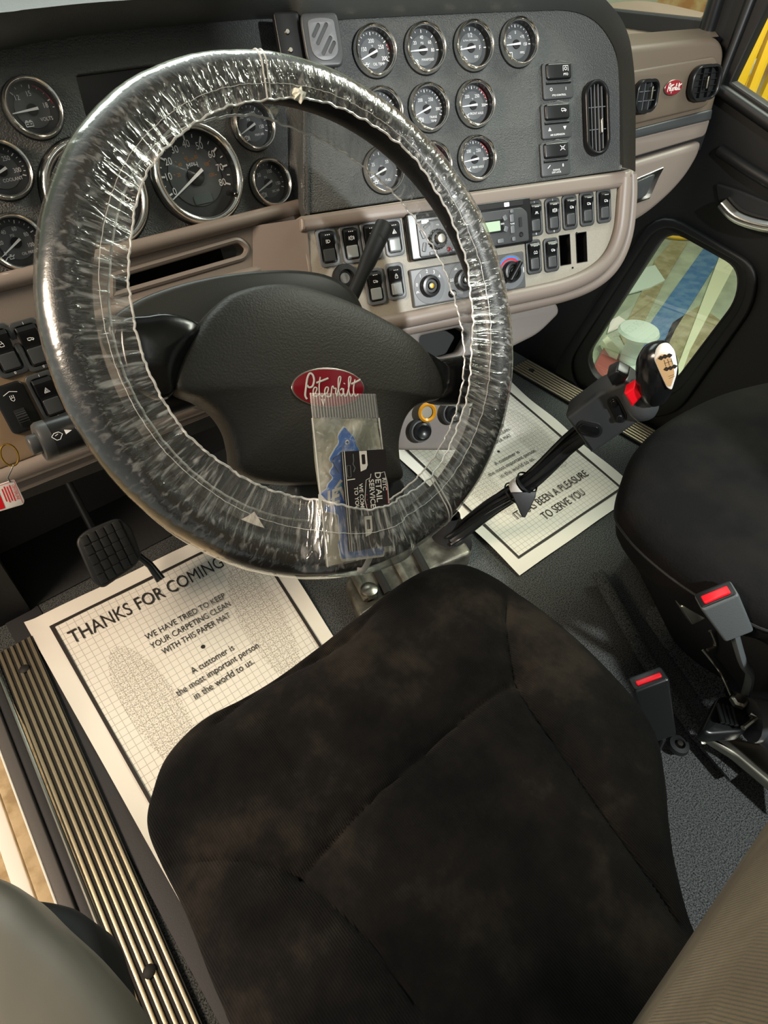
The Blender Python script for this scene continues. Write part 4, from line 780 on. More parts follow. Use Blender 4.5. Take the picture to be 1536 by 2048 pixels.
treeL = [(555, 205), (510, 270), (470, 340), (495, 410), (440, 480), (420, 520), (362, 620), (430, 685), (362, 780), (425, 840), (350, 920), (345, 970), (262, 1035), (270, 1110), (330, 1150), (300, 1250), (480, 1290), (500, 1620), (480, 1640), (520, 1850), (1040, 1790), (1030, 1620)]
treeR = [(900, 1240), (960, 1120), (900, 1000), (850, 960), (880, 860), (800, 800), (830, 700), (790, 600), (745, 520), (690, 430), (680, 350), (600, 270)]
tp = [FW.px(tx(*p), .033) for p in treeL + treeR]
fr = thing('air_freshener', 'blue tree shaped cardboard air freshener inside the clear packet', 'air freshener', FW.at((680, 960), .032))
cc = sum((Vector(p) for p in tp), Vector((0, 0))) / len(tp)
s = MB(); s.shape([roundpoly([tuple(cc + (Vector(p) - cc) * 1.035) for p in tp], .003, 3)], .0318, .0324); obj('white_border', s, M['cardwhite'], fr, wm)
s = MB(); s.shape([roundpoly(tp, .003, 3)], .0322, .0332); obj('blue_card', s, M['blue'], fr, wm)
s = MB()
s.ribbon([FW.px(tx(*p), .034) for p in ((440, 980), (520, 870))], .003, .0336); s.ribbon([FW.px(tx(*p), .034) for p in ((390, 1120), (470, 1010))], .002, .0336)
s.text('NEW', *FW.px(tx(450, 1080), .034), .020, .0337, rot=ROT + .2, shear=.3, bold=.0006); s.lathe([(.0025, .0336), (.0012, .0337)], 16, T((*FW.px(tx(590, 400), .034), 0))); obj('print', s, M['cardwhite'], fr, wm)
s = MB(); s.shape([FW.pl([tx(*p) for p in ((460, 960), (520, 890), (530, 1000), (470, 1020))], .034)], .0333, .0336); obj('teal_patch', s, M['teal'], fr, wm)
s = MB(); s.tube(smooth([(*FW.px(tx(*p), .034), .0345) for p in ((585, 390), (540, 440), (535, 500), (480, 560), (410, 600), (420, 680), (480, 780))], 4, False), .0004, 6); obj('elastic_loop', s, M['matte'], fr, wm)
cpx = [FW.px(p, .0375) for p in [(679, 904), (777, 905), (797, 1094), (694, 1106)]]
cw_, ch_ = .053, .100; ccen = (cpx[0][0] + math.cos(ROT) * cw_ / 2 + math.sin(ROT) * ch_ / 2, cpx[0][1] + math.sin(ROT) * cw_ / 2 - math.cos(ROT) * ch_ / 2)
cm_ = FW.mat(ccen[0], ccen[1], .0385, ROT - .01)
card = thing('business_card', 'black detailing business card with white lettering on the clear packet', 'business card', cm_)
s = MB(); s.shape([rrect(cw_, ch_, .0015)], 0, .0006); obj('card', s, M['cardblack'], card, cm_)
cx = lambda f: -cw_ / 2 + f * cw_
cy = lambda f: ch_ / 2 - f * ch_
s = MB(); z = .0008
for tx_, f, y, sz in (('DETAIL', .765, .355, .0100), ('SERVICE', .61, .425, .0085), ('RITC', .905, .42, .0065), ('WE COME', .37, .46, .0062), ('TO YOU', .26, .49, .0062)):
    s.text(tx_, cx(f), cy(y - .13), sz, z, 'LEFT', .95, -PI / 2, bold=.0001)
s.ribbon([(cx(.62), cy(.24)), (cx(.60), cy(.28)), (cx(.50), cy(.30)), (cx(.44), cy(.50)), (cx(.5), cy(.66))], .0007, z); s.ribbon([(cx(.84), cy(.24)), (cx(.93), cy(.23)), (cx(1.0 - .02), cy(.36)), (cx(.98), cy(.56))], .0007, z)
s.ribbon([(cx(.03), cy(0)), (cx(.03), cy(1))], .0006, z); s.ribbon([(cx(.075), cy(0)), (cx(.075), cy(1))], .0009, z)
s.ribbon([(cx(.09), cy(.285)), (cx(.26), cy(.28))], .001, z); obj('lettering', s, M['cardwhite'], card, cm_)
for y0 in (.0, .66):
    s = MB(); s.shape([[(cx(.40), cy(y0 + .005)), (cx(.56), cy(y0 + .005)), (cx(.56), cy(y0 + .15)), (cx(.52), cy(y0 + .19)), (cx(.40), cy(y0 + .21))], rrect(.0045, .010, .001, cx=cx(.48), cy=cy(y0 + .09))], .0006, .0009); obj('car_picture', s, M['cardwhite'], card, cm_)
    s = MB(); s.shape([rrect(.0045, .012, .001, cx=cx(.145), cy=cy(y0 + .2)), rrect(.0035, .011, .0008, cx=cx(.145), cy=cy(y0 + .2))], .0006, .0009); s.ribbon([(cx(.26), cy(y0 + .03)), (cx(.26), cy(y0 + .10)), (cx(.24), cy(y0 + .13)), (cx(.28), cy(y0 + .17)), (cx(.24), cy(y0 + .21))], .0012, .0008); obj('picture_detail', s, M['midgrey'], card, cm_)
s = MB(); s.ribbon([(cx(1.0 - .035), cy(.37)), (cx(.96), cy(.56))], .0008, .0008)
for k in range(3): s.lathe([(0, .0009), (.0006, .0009)], 6, T((cx(.49), cy(.45 + .05 * k), 0)))
obj('red_accent', s, M['redp'], card, cm_)
# ================================================================== COLUMN
colm = FW.mat(0, 0, -.12); col_ = thing('steering_column', 'dark rounded steering column shroud behind the wheel hub', 'steering column', colm)
sp = [(p.x, p.y) for p in smooth([(*FW.px(p, -.07), 0) for p in [(214, 655), (262, 605), (340, 572), (430, 550), (520, 539), (600, 538), (665, 550), (712, 582), (738, 640), (735, 700), (690, 780), (560, 820), (400, 800), (270, 730)]], 5)]
s = MB(); s.dome(sp, [(.80, -.20), (.93, -.16), (1.0, -.11), (1.01, -.085), (.995, -.075), (.97, -.071), (.9, -.069), (.5, -.068)]); obj('shroud', s, M['shroud'], col_, wm, 60)
s = MB(); s.tube([(0, .0, -.10), (0, -.0, -.45)], .055, 20); obj('column_tube', s, M['footwell'], col_, wm)
# wiper stalk
p0 = FW.W((78, 886), -.075); p1 = FW.W((420, 775), -.085); sm = aim(p1, p0, (0, 0, 1)); L = (p1 - p0).length
stk = thing('wiper_stalk', 'thick black wiper stalk with end button pointing left from the column', 'stalk', sm)
s = MB(); s.lathe([(.014, 0), (.0165, L - .10), (.0185, L - .06), (.0185, L - .004), (.017, L - .001), (.0, L - .001)], 36); obj('barrel', s, M['black'], stk, sm)
s = MB(); s.lathe([(.0188, L - .010), (.0188, L - .003), (.0172, L), (.010, L + .0005)], 36); obj('collar', s, M['grey'], stk, sm)
s = MB(); s.lathe([(.0095, L), (.0095, L + .007), (.0085, L + .0085), (0, L + .0088)], 28); obj('end_button', s, M['grey'], stk, sm)
dm = FW.at((118, 872), -.055, math.atan2(-(FW.px((78, 886))[1] - FW.px((420, 775))[1]), FW.px((420, 775))[0] - FW.px((78, 886))[0]))
s = MB(); s.ribbon([(-.006, .001), (-.003, .0035), (.001, .0035), (.0035, .001), (0, -.003), (-.003, -.003), (-.006, .001)], .0006); s.ribbon([(-.003, .001), (0, .002)], .0005); s.add([(.006, -.0005, 0), (.012, .0015, 0), (.006, .004, 0)], [(0, 1, 2)]); obj('symbol', s, M['white'], stk, dm)
# turn lever
q0 = FW.W((706, 590), -.115); q1 = FW.W((770, 447), -.10); lm = aim(q0, q1); L = (q1 - q0).length
lev = thing('turn_signal_lever', 'black round lever rising from the column in front of the switch panel', 'lever', lm)
s = MB(); s.lathe([(.0085, -.03), (.0085, L * .3), (.0105, L * .45), (.0120, L - .008), (.0115, L - .002), (.009, L), (0, L)], 28); obj('handle', s, M['soft'], lev, lm)
s = MB(); s.shape([[(-.0006, L * .35), (.0006, L * .35), (.0006, L * .8), (-.0006, L * .8)]], .0, .001); 
s = MB(); s.lathe([(.0125, -.032), (.0125, -.02), (.0105, -.016), (.0085, -.016)], 24); obj('boot', s, M['matte'], lev, lm)
# key ring and tag
km = FL.at((20, 985), .07, -.12); key = thing('key_tag', 'white and red service tag hanging from a brass ring at the left edge', 'key tag', km)
s = MB(); s.shape([roundpoly([(-.02, -.018), (.0085, -.018), (.011, -.014), (.009, .014), (-.02, .012)], .002)], 0, .0012, .0004); obj('tag', s, M['cardwhite'], key, km)
s = MB(); s.shape([rrect(.0085, .026, .001, cx=-.0145, cy=-.003)], .0012, .0014); s.text('CENTERLINE', .0055, -.001, .0045, .0014, rot=-PI / 2, sx=.75)
for k, w_ in enumerate((.020, .018, .020, .016)): s.shape([rrect(.0012, w_, .0004, cx=.002 - .0028 * k, cy=-.001)], .0012, .0014)
s.ribbon([(.0085, -.016), (.008, .0125), (-.02, .0105)], .0006, .0013); obj('tag_print', s, M['redbtn'], key, km)
s = MB(); rc = Vector(FL.px((8, 910), .07)) - Vector(FL.px((20, 985), .07)); s.tube([(rc.x + .0085 * math.cos(a), rc.y + .013 * math.sin(a), .002) for a in [2 * PI * i / 36 for i in range(36)]], .0011, 8, True); obj('ring', s, M['gold'], key, km)
s = MB(); s.tube([(rc.x, rc.y - .012, .002), (.003, .018, .002), (.004, .012, .001)], .0011, 6); obj('loop', s, M['steel'], key, km)
# ================================================================== PEDAL
FPd = Frame((.118, .842, -.86), (-.05, -.72, .69)); pm = FPd.mat(); ped = thing('brake_pedal', 'dark rubber covered pedal above the left paper mat', 'pedal', pm)
pp = roundpoly(FPd.pl([(150, 1082), (168, 1062), (236, 1034), (262, 1052), (284, 1112), (272, 1132), (205, 1178), (186, 1166)]), .012)
s = MB(); s.shape([pp], -.008, 0, .004); obj('pad', s, M['soft'], ped, pm)
s = MB(); cpx_ = [FPd.px(p) for p in [(150, 1072), (240, 1032), (284, 1122), (200, 1180)]]
c0 = sum((Vector(q) for q in cpx_), Vector((0, 0))) / 4; ex = (Vector(cpx_[1]) - Vector(cpx_[0])); ey = Vector(cpx_[3]) - Vector(cpx_[0])
for i in range(5):
    for j in range(5):
        q = Vector(cpx_[0]) * (1 - (i + .5) / 5) * (1 - (j + .5) / 5) + Vector(cpx_[1]) * (i + .5) / 5 * (1 - (j + .5) / 5) + Vector(cpx_[3]) * (1 - (i + .5) / 5) * (j + .5) / 5 + Vector(cpx_[2]) * (i + .5) / 5 * (j + .5) / 5
        q = c0 + (q - c0) * .9; s.shape([rrect(ex.length * .16, ey.length * .16, .002, cx=q.x, cy=q.y, rot=math.atan2(ex.y, ex.x))], -.001, .003, .001)
obj('tread_blocks', s, M['soft'], ped, pm)
s = MB(); s.tube([FPd.W((262, 1100), -.012), FPd.W((300, 1130), -.02), onz((322, 1160), -.93)], [.006, .007, .009], 12); obj('arm', s, M['black'], ped); s = MB(); s.tube([FPd.P(0, 0, -.006), FPd.P(0, -.01, -.08), Vector((.13, 1.06, .34))], .007, 10); obj('pedal_lever', s, M['black'], ped)
# ================================================================== PAPER MATS
pm_ = bpy.data.materials.new('printed_paper'); pm_.use_nodes = True; nt = pm_.node_tree; P_ = nt.nodes['Principled BSDF']; P_.inputs['Roughness'].default_value = .8
tc = nt.nodes.new('ShaderNodeTexCoord'); sx_ = nt.nodes.new('ShaderNodeSeparateXYZ'); nt.links.new(tc.outputs['UV'], sx_.inputs[0])
def mth(op, a, b=None, c=None):
    n = nt.nodes.new('ShaderNodeMath'); n.operation = op
    for i, q in enumerate((a, b, c)):
        if q is None: continue
        if isinstance(q, (int, float)): n.inputs[i].default_value = q
        else: nt.links.new(q, n.inputs[i])
    return n.outputs[0]
X_, Y_ = sx_.outputs[0], sx_.outputs[1]
def gridl(c): return mth('LESS_THAN', mth('ABSOLUTE', mth('SUBTRACT', mth('FRACT', mth('DIVIDE', mth('ADD', c, 5), .0125)), .5)), .045)
inside = mth('MULTIPLY', mth('LESS_THAN', mth('ABSOLUTE', X_), .188), mth('LESS_THAN', mth('ABSOLUTE', Y_), .240))
grid = mth('MULTIPLY', mth('MAXIMUM', gridl(X_), gridl(Y_)), inside)
def foot(cx_, cy_, rx, ry, k):
    xr = mth('ADD', mth('SUBTRACT', X_, cx_), mth('MULTIPLY', mth('SUBTRACT', Y_, cy_), k)); yr = mth('SUBTRACT', Y_, cy_)
    return mth('LESS_THAN', mth('ADD', mth('POWER', mth('ABSOLUTE', mth('DIVIDE', xr, rx)), 2), mth('POWER', mth('ABSOLUTE', mth('DIVIDE', yr, ry)), 2)), 1)
fmask = mth('MAXIMUM', foot(-.115, .00, .042, .14, .05), foot(.125, .04, .042, .14, -.05))
nz = nt.nodes.new('ShaderNodeTexNoise'); nz.inputs['Scale'].default_value = 420; nz.inputs['Detail'].default_value = 1; nt.links.new(tc.outputs['UV'], nz.inputs[0])
spk = mth('MULTIPLY', mth('GREATER_THAN', nz.outputs[0], .53), fmask)
def mixc(f, a, b):
    n = nt.nodes.new('ShaderNodeMix'); n.data_type = 'RGBA'; nt.links.new(f, n.inputs[0])
    for i, q in ((6, a), (7, b)):
        if isinstance(q, tuple): n.inputs[i].default_value = q
        else: nt.links.new(q, n.inputs[i])
    return n.outputs[2]
col1 = mixc(mth('MULTIPLY', grid, .55), lin('#efe9dd'), lin('#8f8577')); col2 = mixc(mth('MULTIPLY', spk, .6), col1, lin('#8a7a6c')); nt.links.new(col2, P_.inputs['Base Color'])
wn = nt.nodes.new('ShaderNodeTexNoise'); wn.inputs['Scale'].default_value = 9; nt.links.new(tc.outputs['Object'], wn.inputs[0]); bp = nt.nodes.new('ShaderNodeBump'); bp.inputs['Strength'].default_value = .4; bp.inputs['Distance'].default_value = .01; nt.links.new(wn.outputs[0], bp.inputs['Height']); nt.links.new(bp.outputs[0], P_.inputs['Normal'])
def papermat(label, NL, NR, FR_, FL_):
    c = Vector(((NL[0] + NR[0] + FR_[0] + FL_[0]) / 4, (NL[1] + NR[1] + FR_[1] + FL_[1]) / 4, .0045)); m = T(c)
    t = thing('paper_floor_mat', label, 'paper floor mat', m)
    def mp(v):
        u, w_ = v[0] / .382 + .5, v[1] / .488 + .5; q = (1 - w_) * ((1 - u) * Vector(NL) + u * Vector(NR)) + w_ * ((1 - u) * Vector(FL_) + u * Vector(FR_)); return Vector((q.x - c.x, q.y - c.y, v[2]))
    w, h = .448, .560; nx, ny = 28, 34
    L = [(-w / 2 + w * i / nx, -h / 2 + h * j / ny) for j in range(ny + 1) for i in range(nx + 1)]
    V = [tuple(mp((x, y, .0010 + .0009 * math.sin(x * 31 + y * 23) + .004 * max(0, abs(x) / (w / 2) - .93) / .07 * (.5 + .5 * math.sin(y * 26))))) for x, y in L]
    F = [(j * (nx + 1) + i, j * (nx + 1) + i + 1, (j + 1) * (nx + 1) + i + 1, (j + 1) * (nx + 1) + i) for j in range(ny) for i in range(nx)]
    me = bpy.data.meshes.new('sheet'); me.from_pydata(V, [], F); uv = me.uv_layers.new(name='UVMap')
    for lp_ in me.loops: uv.data[lp_.index].uv = L[lp_.vertex_index]
    me.shade_smooth(); me.materials.append(pm_); o = bpy.data.objects.new('sheet', me); C.objects.link(o); o.parent = t
    z = .0030
    def fitt(b, tx_, x, y, sz, wid):
        q = MB(); q.text(tx_, 0, 0, sz, z); xs = [v.x for v in q.V]; k = wid / (max(xs) - min(xs)); c0_ = (max(xs) + min(xs)) / 2
        b.add([((v.x - c0_) * k + x, v.y + y, z) for v in q.V], q.F)
    def put(nm, b): b.V = [mp(v) for v in b.V]; obj(nm, b, M['ink'], t, m)
    b = MB(); b.shape([[(-.194, -.247), (.194, -.247), (.194, .247), (-.194, .247)], [(-.188, -.241), (.188, -.241), (.188, .241), (-.188, .241)]], z - .0002, z); put('printed_border', b)
    b = MB(); fitt(b, 'THANKS FOR COMING', -.030, .200, .043, .292); put('printed_title', b)
    b = MB()
    for k, r in enumerate(('WE HAVE TRIED TO KEEP', 'YOUR CARPETING CLEAN', 'WITH THIS PAPER MAT')): fitt(b, r, .008, .125 - .022 * k, .0185, (.158, .158, .135)[k])
    put('printed_notice', b); b = MB(); b.lathe([(0, z), (.004, z)], 14, T((.005, .050, 0))); put('printed_dot', b); b = MB()
    for k, r in enumerate(('A customer is', 'the most important person', 'in the world to us.')): fitt(b, r, .008, .018 - .022 * k, .0195, (.085, .165, .120)[k])
    put('printed_motto', b); b = MB()
    fitt(b, 'IT HAS BEEN A PLEASURE', .02, -.150, .034, .262); fitt(b, 'TO SERVE YOU', .02, -.192, .034, .150); put('printed_farewell', b); return t
papermat('paper floor mat reading THANKS FOR COMING in the driver footwell', (-.025, .37), (.325, .36), (.409, .892), (-.018, .917))
papermat('paper floor mat reading IT HAS BEEN A PLEASURE beside the gear lever', (.822, .447), (1.19, .43), (1.283, .88), (.883, .917))
# ================================================================== SEATS
def dist_seg(p, a, b):
    ab = b - a; t = max(0, min(1, (p - a).dot(ab) / ab.length_squared)); return (p - (a + ab * t)).length
zs = -.60
so = [onz(p, zs) for p in [(288, 1640), (300, 1570), (330, 1500), (400, 1430), (480, 1383), (560, 1335), (640, 1280), (720, 1215), (800, 1158), (860, 1128), (920, 1118), (975, 1135), (1040, 1175), (1150, 1262), (1260, 1370), (1318, 1460), (1340, 1560), (1347, 1640), (1362, 1740), (1400, 1860)]]
so += [Vector((so[-1].x - .03, -.16, 0)), Vector((.10, -.20, 0)), Vector((-.02, -.10, 0)), onz((520, 2160), zs), onz((430, 1985), zs), onz((365, 1820), zs), onz((315, 1720), zs)]
so = [(p.x, p.y) for p in smooth([(p.x, p.y, 0) for p in so], 10)]
zt = -.585; seams = [[onz(p, zt) for p in l] for l in (
 [(600, 1752), (650, 1700), (700, 1645), (780, 1568), (870, 1488), (960, 1408), (1034, 1360)], [(1022, 1180), (1014, 1225), (1018, 1290), (1034, 1360), (1060, 1415), (1100, 1475), (1200, 1615), (1310, 1760), (1370, 1840)],
 [(330, 1712), (400, 1712), (460, 1716), (520, 1724), (600, 1752), (680, 1822), (750, 1895), (830, 2010)], [(430, 1428), (500, 1365), (560, 1332), (640, 1300), (700, 1260), (745, 1205)])]
seams = [[Vector((p.x, p.y)) for p in smooth([(q.x, q.y, 0) for q in l], 4, False)] for l in seams]
crease = [[Vector((q.x, q.y)) for q in (onz(a, zt), onz(b, zt))] for a, b in (((840, 1520), (970, 1670)), ((540, 1440), (600, 1540)))]
def seatz(x, y, z):
    p = Vector((x, y))
    for l in seams:
        d = min(dist_seg(p, a, b) for a, b in zip(l, l[1:])); z -= .0045 * math.exp(-(d / .0022) ** 2) + .006 * math.exp(-(d / .016) ** 2)
    for a, b in crease: z -= .003 * math.exp(-(dist_seg(p, a, b) / .008) ** 2)
    return z + .0016 * math.sin(x * 31 + y * 17) * math.sin(y * 23 - x * 9)
prof = [(.90, CZ + zs - .13), (.97, CZ + zs - .10), (1.0, CZ + zs - .05), (1.0, CZ + zs - .012)]
for k in range(1, 80): q = k / 80; prof.append((1 - q * .985, CZ + zs - .012 + .034 * (1 - (1 - q) ** 5) ** .6))
base = MB(); base.shape([[(.02, -.18), (.28, -.18), (.33, .20), (.02, .20)]], .05, CZ + zs - .10, .02)
seat = thing('driver_seat', 'black velour driver seat with curved seams in the foreground', 'seat', T((.2, .05, 0)))
pf = prof[:4]; s = MB(); s.dome(so, prof, centre=(.19, .06), f=lambda x, y, z: seatz(x, y, z) if z > CZ + zs - .02 else z); obj('cushion', s, M['velour'], seat, ID, 70); obj('seat_base', base, M['matte'], seat)
sm_ = MB()
for l in seams: sm_.tube([(p.x, p.y, CZ + zs + .0125) for p in l], .0004, 5)
# backrest, leaning away behind the cushion; unseen top raised to shade the left dash
def prism_blob(outline, z0f, n=14):
    return None
s = MB(); rails = []
for k in range(15):
    t = k / 14; z = CZ - .52 + t * .87; yb = -.085 + .025 * math.sin(min(1, t * 3.0) * PI / 2) - .30 * max(0, t - .18); w = .215 + .012 * math.sin(t * PI)
    ring = []
    for i in range(40):
        a = 2 * PI * i / 40; cx_ = math.copysign(abs(math.cos(a)) ** .35, math.cos(a)); sy_ = math.copysign(abs(math.sin(a)) ** .55, math.sin(a))
        bol = .018 * abs(cx_) ** 6 if sy_ > 0 else 0
        ring.append((.285 + w * cx_, yb - .06 + .06 * sy_ + bol, z))
    rails.append(ring)
s.loft(rails, True); s.add(rails[0], [tuple(range(40))]); s.add(rails[-1], [tuple(range(40))]); obj('backrest', s, M['velour2'], seat, ID, 70, label='olive brown ribbed velour backrest')
za = -.30; ao = [(-.13, .172), (-.10, .174), (-.078, .166), (-.066, .150), (-.059, .128), (-.052, .105), (-.0485, .083), (-.0485, .05), (-.05, -.10), (-.14, -.10), (-.15, .0), (-.15, .12)]
ao = [(p.x, p.y) for p in smooth([(*p, 0) for p in ao], 6)]
s = MB(); s.dome(ao, [(.85, CZ + za - .06), (.96, CZ + za - .05), (1.0, CZ + za - .03), (1.0, CZ + za - .01), (.97, CZ + za - .002), (.9, CZ + za + .003), (.7, CZ + za + .007), (.3, CZ + za + .009)]); obj('armrest', s, M['vinyl'], seat, ID, 70, label='grey vinyl armrest at the lower left')
s = MB(); s.tube([(-.075, -.05, CZ + za - .06), (-.04, -.14, CZ + za - .12), (.05, -.16, CZ + za - .14)], .02, 10); obj('armrest_bracket', s, M['matte'], seat)
um = MB(); uo = [onz(p, -.36) for p in [(30, 1790), (95, 1796), (150, 1812), (185, 1850), (200, 1905), (215, 1960), (230, 2048), (60, 2048)]]; um.shape([roundpoly([(p.x, p.y) for p in uo], .01)], CZ - .42, CZ - .36, .01); obj('armrest_shade', um, M['matte'], seat)  # matte black body carries the shade under the armrest
# passenger seat
ps = thing('passenger_seat', 'black passenger seat beyond the gear lever at the right edge', 'seat', T((.97, .08, 0)))
zp = -.68; po = [onz(p, zp) for p in [(1236, 1000), (1250, 940), (1275, 895), (1320, 855), (1400, 812), (1470, 787), (1560, 768)]] 
po = [(p.x, p.y) for p in po] + [(1.30, .22), (1.34, .10), (1.32, -.20), (.70, -.20)] + [(p.x, p.y) for p in [onz(q, zp) for q in [(1640, 1275), (1536, 1235), (1400, 1165), (1300, 1090), (1250, 1035)]]]
po = [(p.x, p.y) for p in smooth([(*p, 0) for p in po], 6)]
s = MB(); zc = CZ + zp; s.dome(po, [(.84, zc - .10), (.92, zc - .07), (.98, zc - .03), (1.0, zc - .005), (.985, zc + .006), (.95, zc + .018), (.88, zc + .028), (.75, zc + .036), (.5, zc + .042), (.2, zc + .044)]); obj('cushion', s, M['cloth'], ps, ID, 70)
pc_ = sum((Vector(q) for q in po), Vector((0, 0))) / len(po); s = MB(); s.tube([(*(pc_ + (Vector(q) - pc_) * .975), zc - .03) for q in po], .0035, 8, True); obj('piping', s, M['soft'], ps)
s = MB(); s.shape([roundpoly([(1.0, .30), (1.30, .30), (1.30, -.2), (.84, -.2), (.86, .10)], .03)], .03, zc - .11, .015); obj('seat_base', s, M['matte'], ps)
s = MB(); s.tube([(.90, .30, .03), (.80, .12, .03), (.74, -.02, .03), (.72, -.1, .03)], .016, 10, flat=.6); obj('seat_skirt', s, M['carpet'], ps)
bk_ = MB(); rails = []
for k in range(12):
    t = k / 11; z = zc + .02 + t * .60; yb = -.17 - .10 * t
    ring = []
    for i in range(36):
        a = 2 * PI * i / 36; cx_ = math.copysign(abs(math.cos(a)) ** .4, math.cos(a)); sy_ = math.copysign(abs(math.sin(a)) ** .6, math.sin(a)); ring.append((1.03 + .25 * cx_, yb + .06 * sy_, z))
    rails.append(ring)
bk_.loft(rails, True); bk_.add(rails[-1], [tuple(range(36))]); obj('backrest', bk_, M['cloth'], ps, ID, 70)
# ================================================================== SEAT BELT BUCKLES
def buckle(p0, z0, p1, z1, n, label, w=.045, d=.022, body='webbing', btn=.45):
    a_, b_ = onz(p0, z0), onz(p1, z1); up = (a_ - b_).normalized(); n = Vector(n); n = (n - up * n.dot(up)).normalized(); length = (a_ - b_).length
    F = Frame((0, 0, 0), n, up); F.o = a_; m = F.mat(); t = thing('seat_belt_buckle', label, 'seat belt buckle', m)
    s = MB(); s.shape([roundpoly([(-w / 2, 0), (w / 2, 0), (w * .40, -length), (-w * .40, -length)], .005)], -d, 0, .004); obj('housing', s, M[body], t, m)
    tm = Matrix.Rotation(-PI / 2, 4, 'X')
    s = MB(); s.shape([rrect(w * .92, d * .9, .004, cy=d / 2)], 0, .002, .001, tm); obj('top_face', s, M['black'], t, m)
    s = MB(); s.shape([rrect(w * .70, d * btn, .002, cy=d * .40)], .001, .005, .001, tm); obj('release_button', s, M['redbtn'], t, m); return t, F
t, F1 = buckle((1440, 1205), -.66, (1480, 1275), -.73, (-.70, -.72, .2), 'grey seat belt buckle with red button on a sleeve by the passenger seat', .050, .028)
s = MB(); s.tube(smooth([F1.P(0, -.07, -.014), onz((1484, 1320), -.80), onz((1500, 1350), -.85), onz((1488, 1400), -.93)], 6, False), .0105, 12, flat=.6); obj('sleeve', s, M['webbing'], t)
buckle((1380, 1205), -.78, (1400, 1245), -.82, (-.6, -.7, .4), 'small buckle with red button low beside the passenger seat base', .032, .022, 'steel', .8)
t, F3 = buckle((1304, 1372), -.78, (1328, 1480), -.92, (-.55, -.82, .2), 'black seat belt buckle with red strip standing beside the driver cushion', .052, .024, 'black', .28)
s = MB(); s.tube([F3.P(0, -.13, -.012), F3.P(.002, -.17, -.014), Vector((F3.P(0, -.17, 0).x - .03, F3.P(0, -.17, 0).y - .01, .004))], .010, 12, flat=.6); obj('sleeve', s, M['matte'], t)
s = MB(); hp_ = onz((1356, 1492), -1.03); s.lathe([(.018, 0), (.016, .008), (.009, .010), (.008, .002), (0, .003)], 24, T(hp_)); t = thing('floor_anchor', 'dark bolt head set in the carpet right of the driver cushion', 'bolt', T(hp_)); obj('washer', s, M['matte'], t); s = MB(); s.lathe([(.0055, .003), (.005, .012), (0, .0125)], 6, T(hp_)); obj('bolt_head', s, M['steel'], t)
# seat bracket at the right edge
bp_ = onz((1480, 1420), -.92); br = thing('seat_bracket', 'black metal seat hinge bracket with bolt at the right edge', 'bracket', T(bp_))
s = MB(); A = [onz(p, -.90) for p in [(1438, 1390), (1500, 1392), (1516, 1425), (1490, 1465), (1420, 1470), (1404, 1462)]]; s.shape([roundpoly([(p.x, p.y) for p in A], .01)], CZ - .93, CZ - .90, .006); obj('plate', s, M['black'], br)
s = MB(); pb = onz((1475, 1404), -.89); s.lathe([(.013, 0), (.013, .008), (.009, .011), (0, .011)], 6, T(pb)); obj('bolt', s, M['steel'], br)
s = MB()
for k in range(4): s.tube([onz((1436 + 9 * k, 1408 + 2 * k), -.885), onz((1446 + 9 * k, 1445 + 2 * k), -.885)], .0035, 8)
obj('spring', s, M['black'], br)
s = MB(); s.tube([onz((1500, 1428), -.88), onz((1512, 1436), -.88), onz((1486, 1456), -.88)], .004, 8); obj('retaining_wire', s, M['steel'], br)
s = MB(); A = [onz(p, -.97) for p in [(1405, 1470), (1470, 1475), (1600, 1500), (1620, 1640), (1536, 1565), (1470, 1510)]]; s.shape([roundpoly([(p.x, p.y) for p in A], .006)], CZ - .99, CZ - .97, .006); tag(obj('slide_rail', s, M['steel']), 'bright metal seat slide rail at the right edge', 'rail')
s = MB(); A = smooth([onz(p, -.90) for p in [(1500, 1440), (1540, 1450), (1640, 1530)]], 5, False); s.tube(A, .034, 16); tag(obj('recliner_tube', s, M['grey']), 'thick dark tube below the bracket at the right edge', 'tube')
# carpet skirt of the passenger seat base, crumpled
s = MB(); rails = []
for i, (px, wd_) in enumerate([((1300, 1190), .01), ((1340, 1250), .03), ((1385, 1310), .05), ((1420, 1360), .055), ((1445, 1395), .04)]):
    c = onz(px, -1.0); ring = []
    for k in range(9): q = k / 8; ring.append((c.x - .02 + wd_ * 2.2 * q, c.y - .02 + wd_ * 1.2 * q + .003 * math.sin(i * 3 + k * 2), .004 + wd_ * 1.5 * math.sin(q * PI / 2) + .004 * math.sin(k * 3.1 + i)))
    rails.append(ring)
s.loft(rails); tag(obj('carpet_flap', s, M['carpet']), 'raised grey carpet edge beside the passenger seat base', 'carpet')
s = MB(); s.tube(smooth([onz((1405, 1300), -.93), onz((1440, 1345), -.95), onz((1462, 1392), -.92)], 5, False), .0022, 8); s.tube(smooth([onz((1420, 1262), -.9), onz((1430, 1290), -.93), onz((1415, 1300), -.93)], 5, False), .003, 8); tag(obj('wire', s, M['steel']), 'thin bright wire beside the passenger seat base', 'wire')
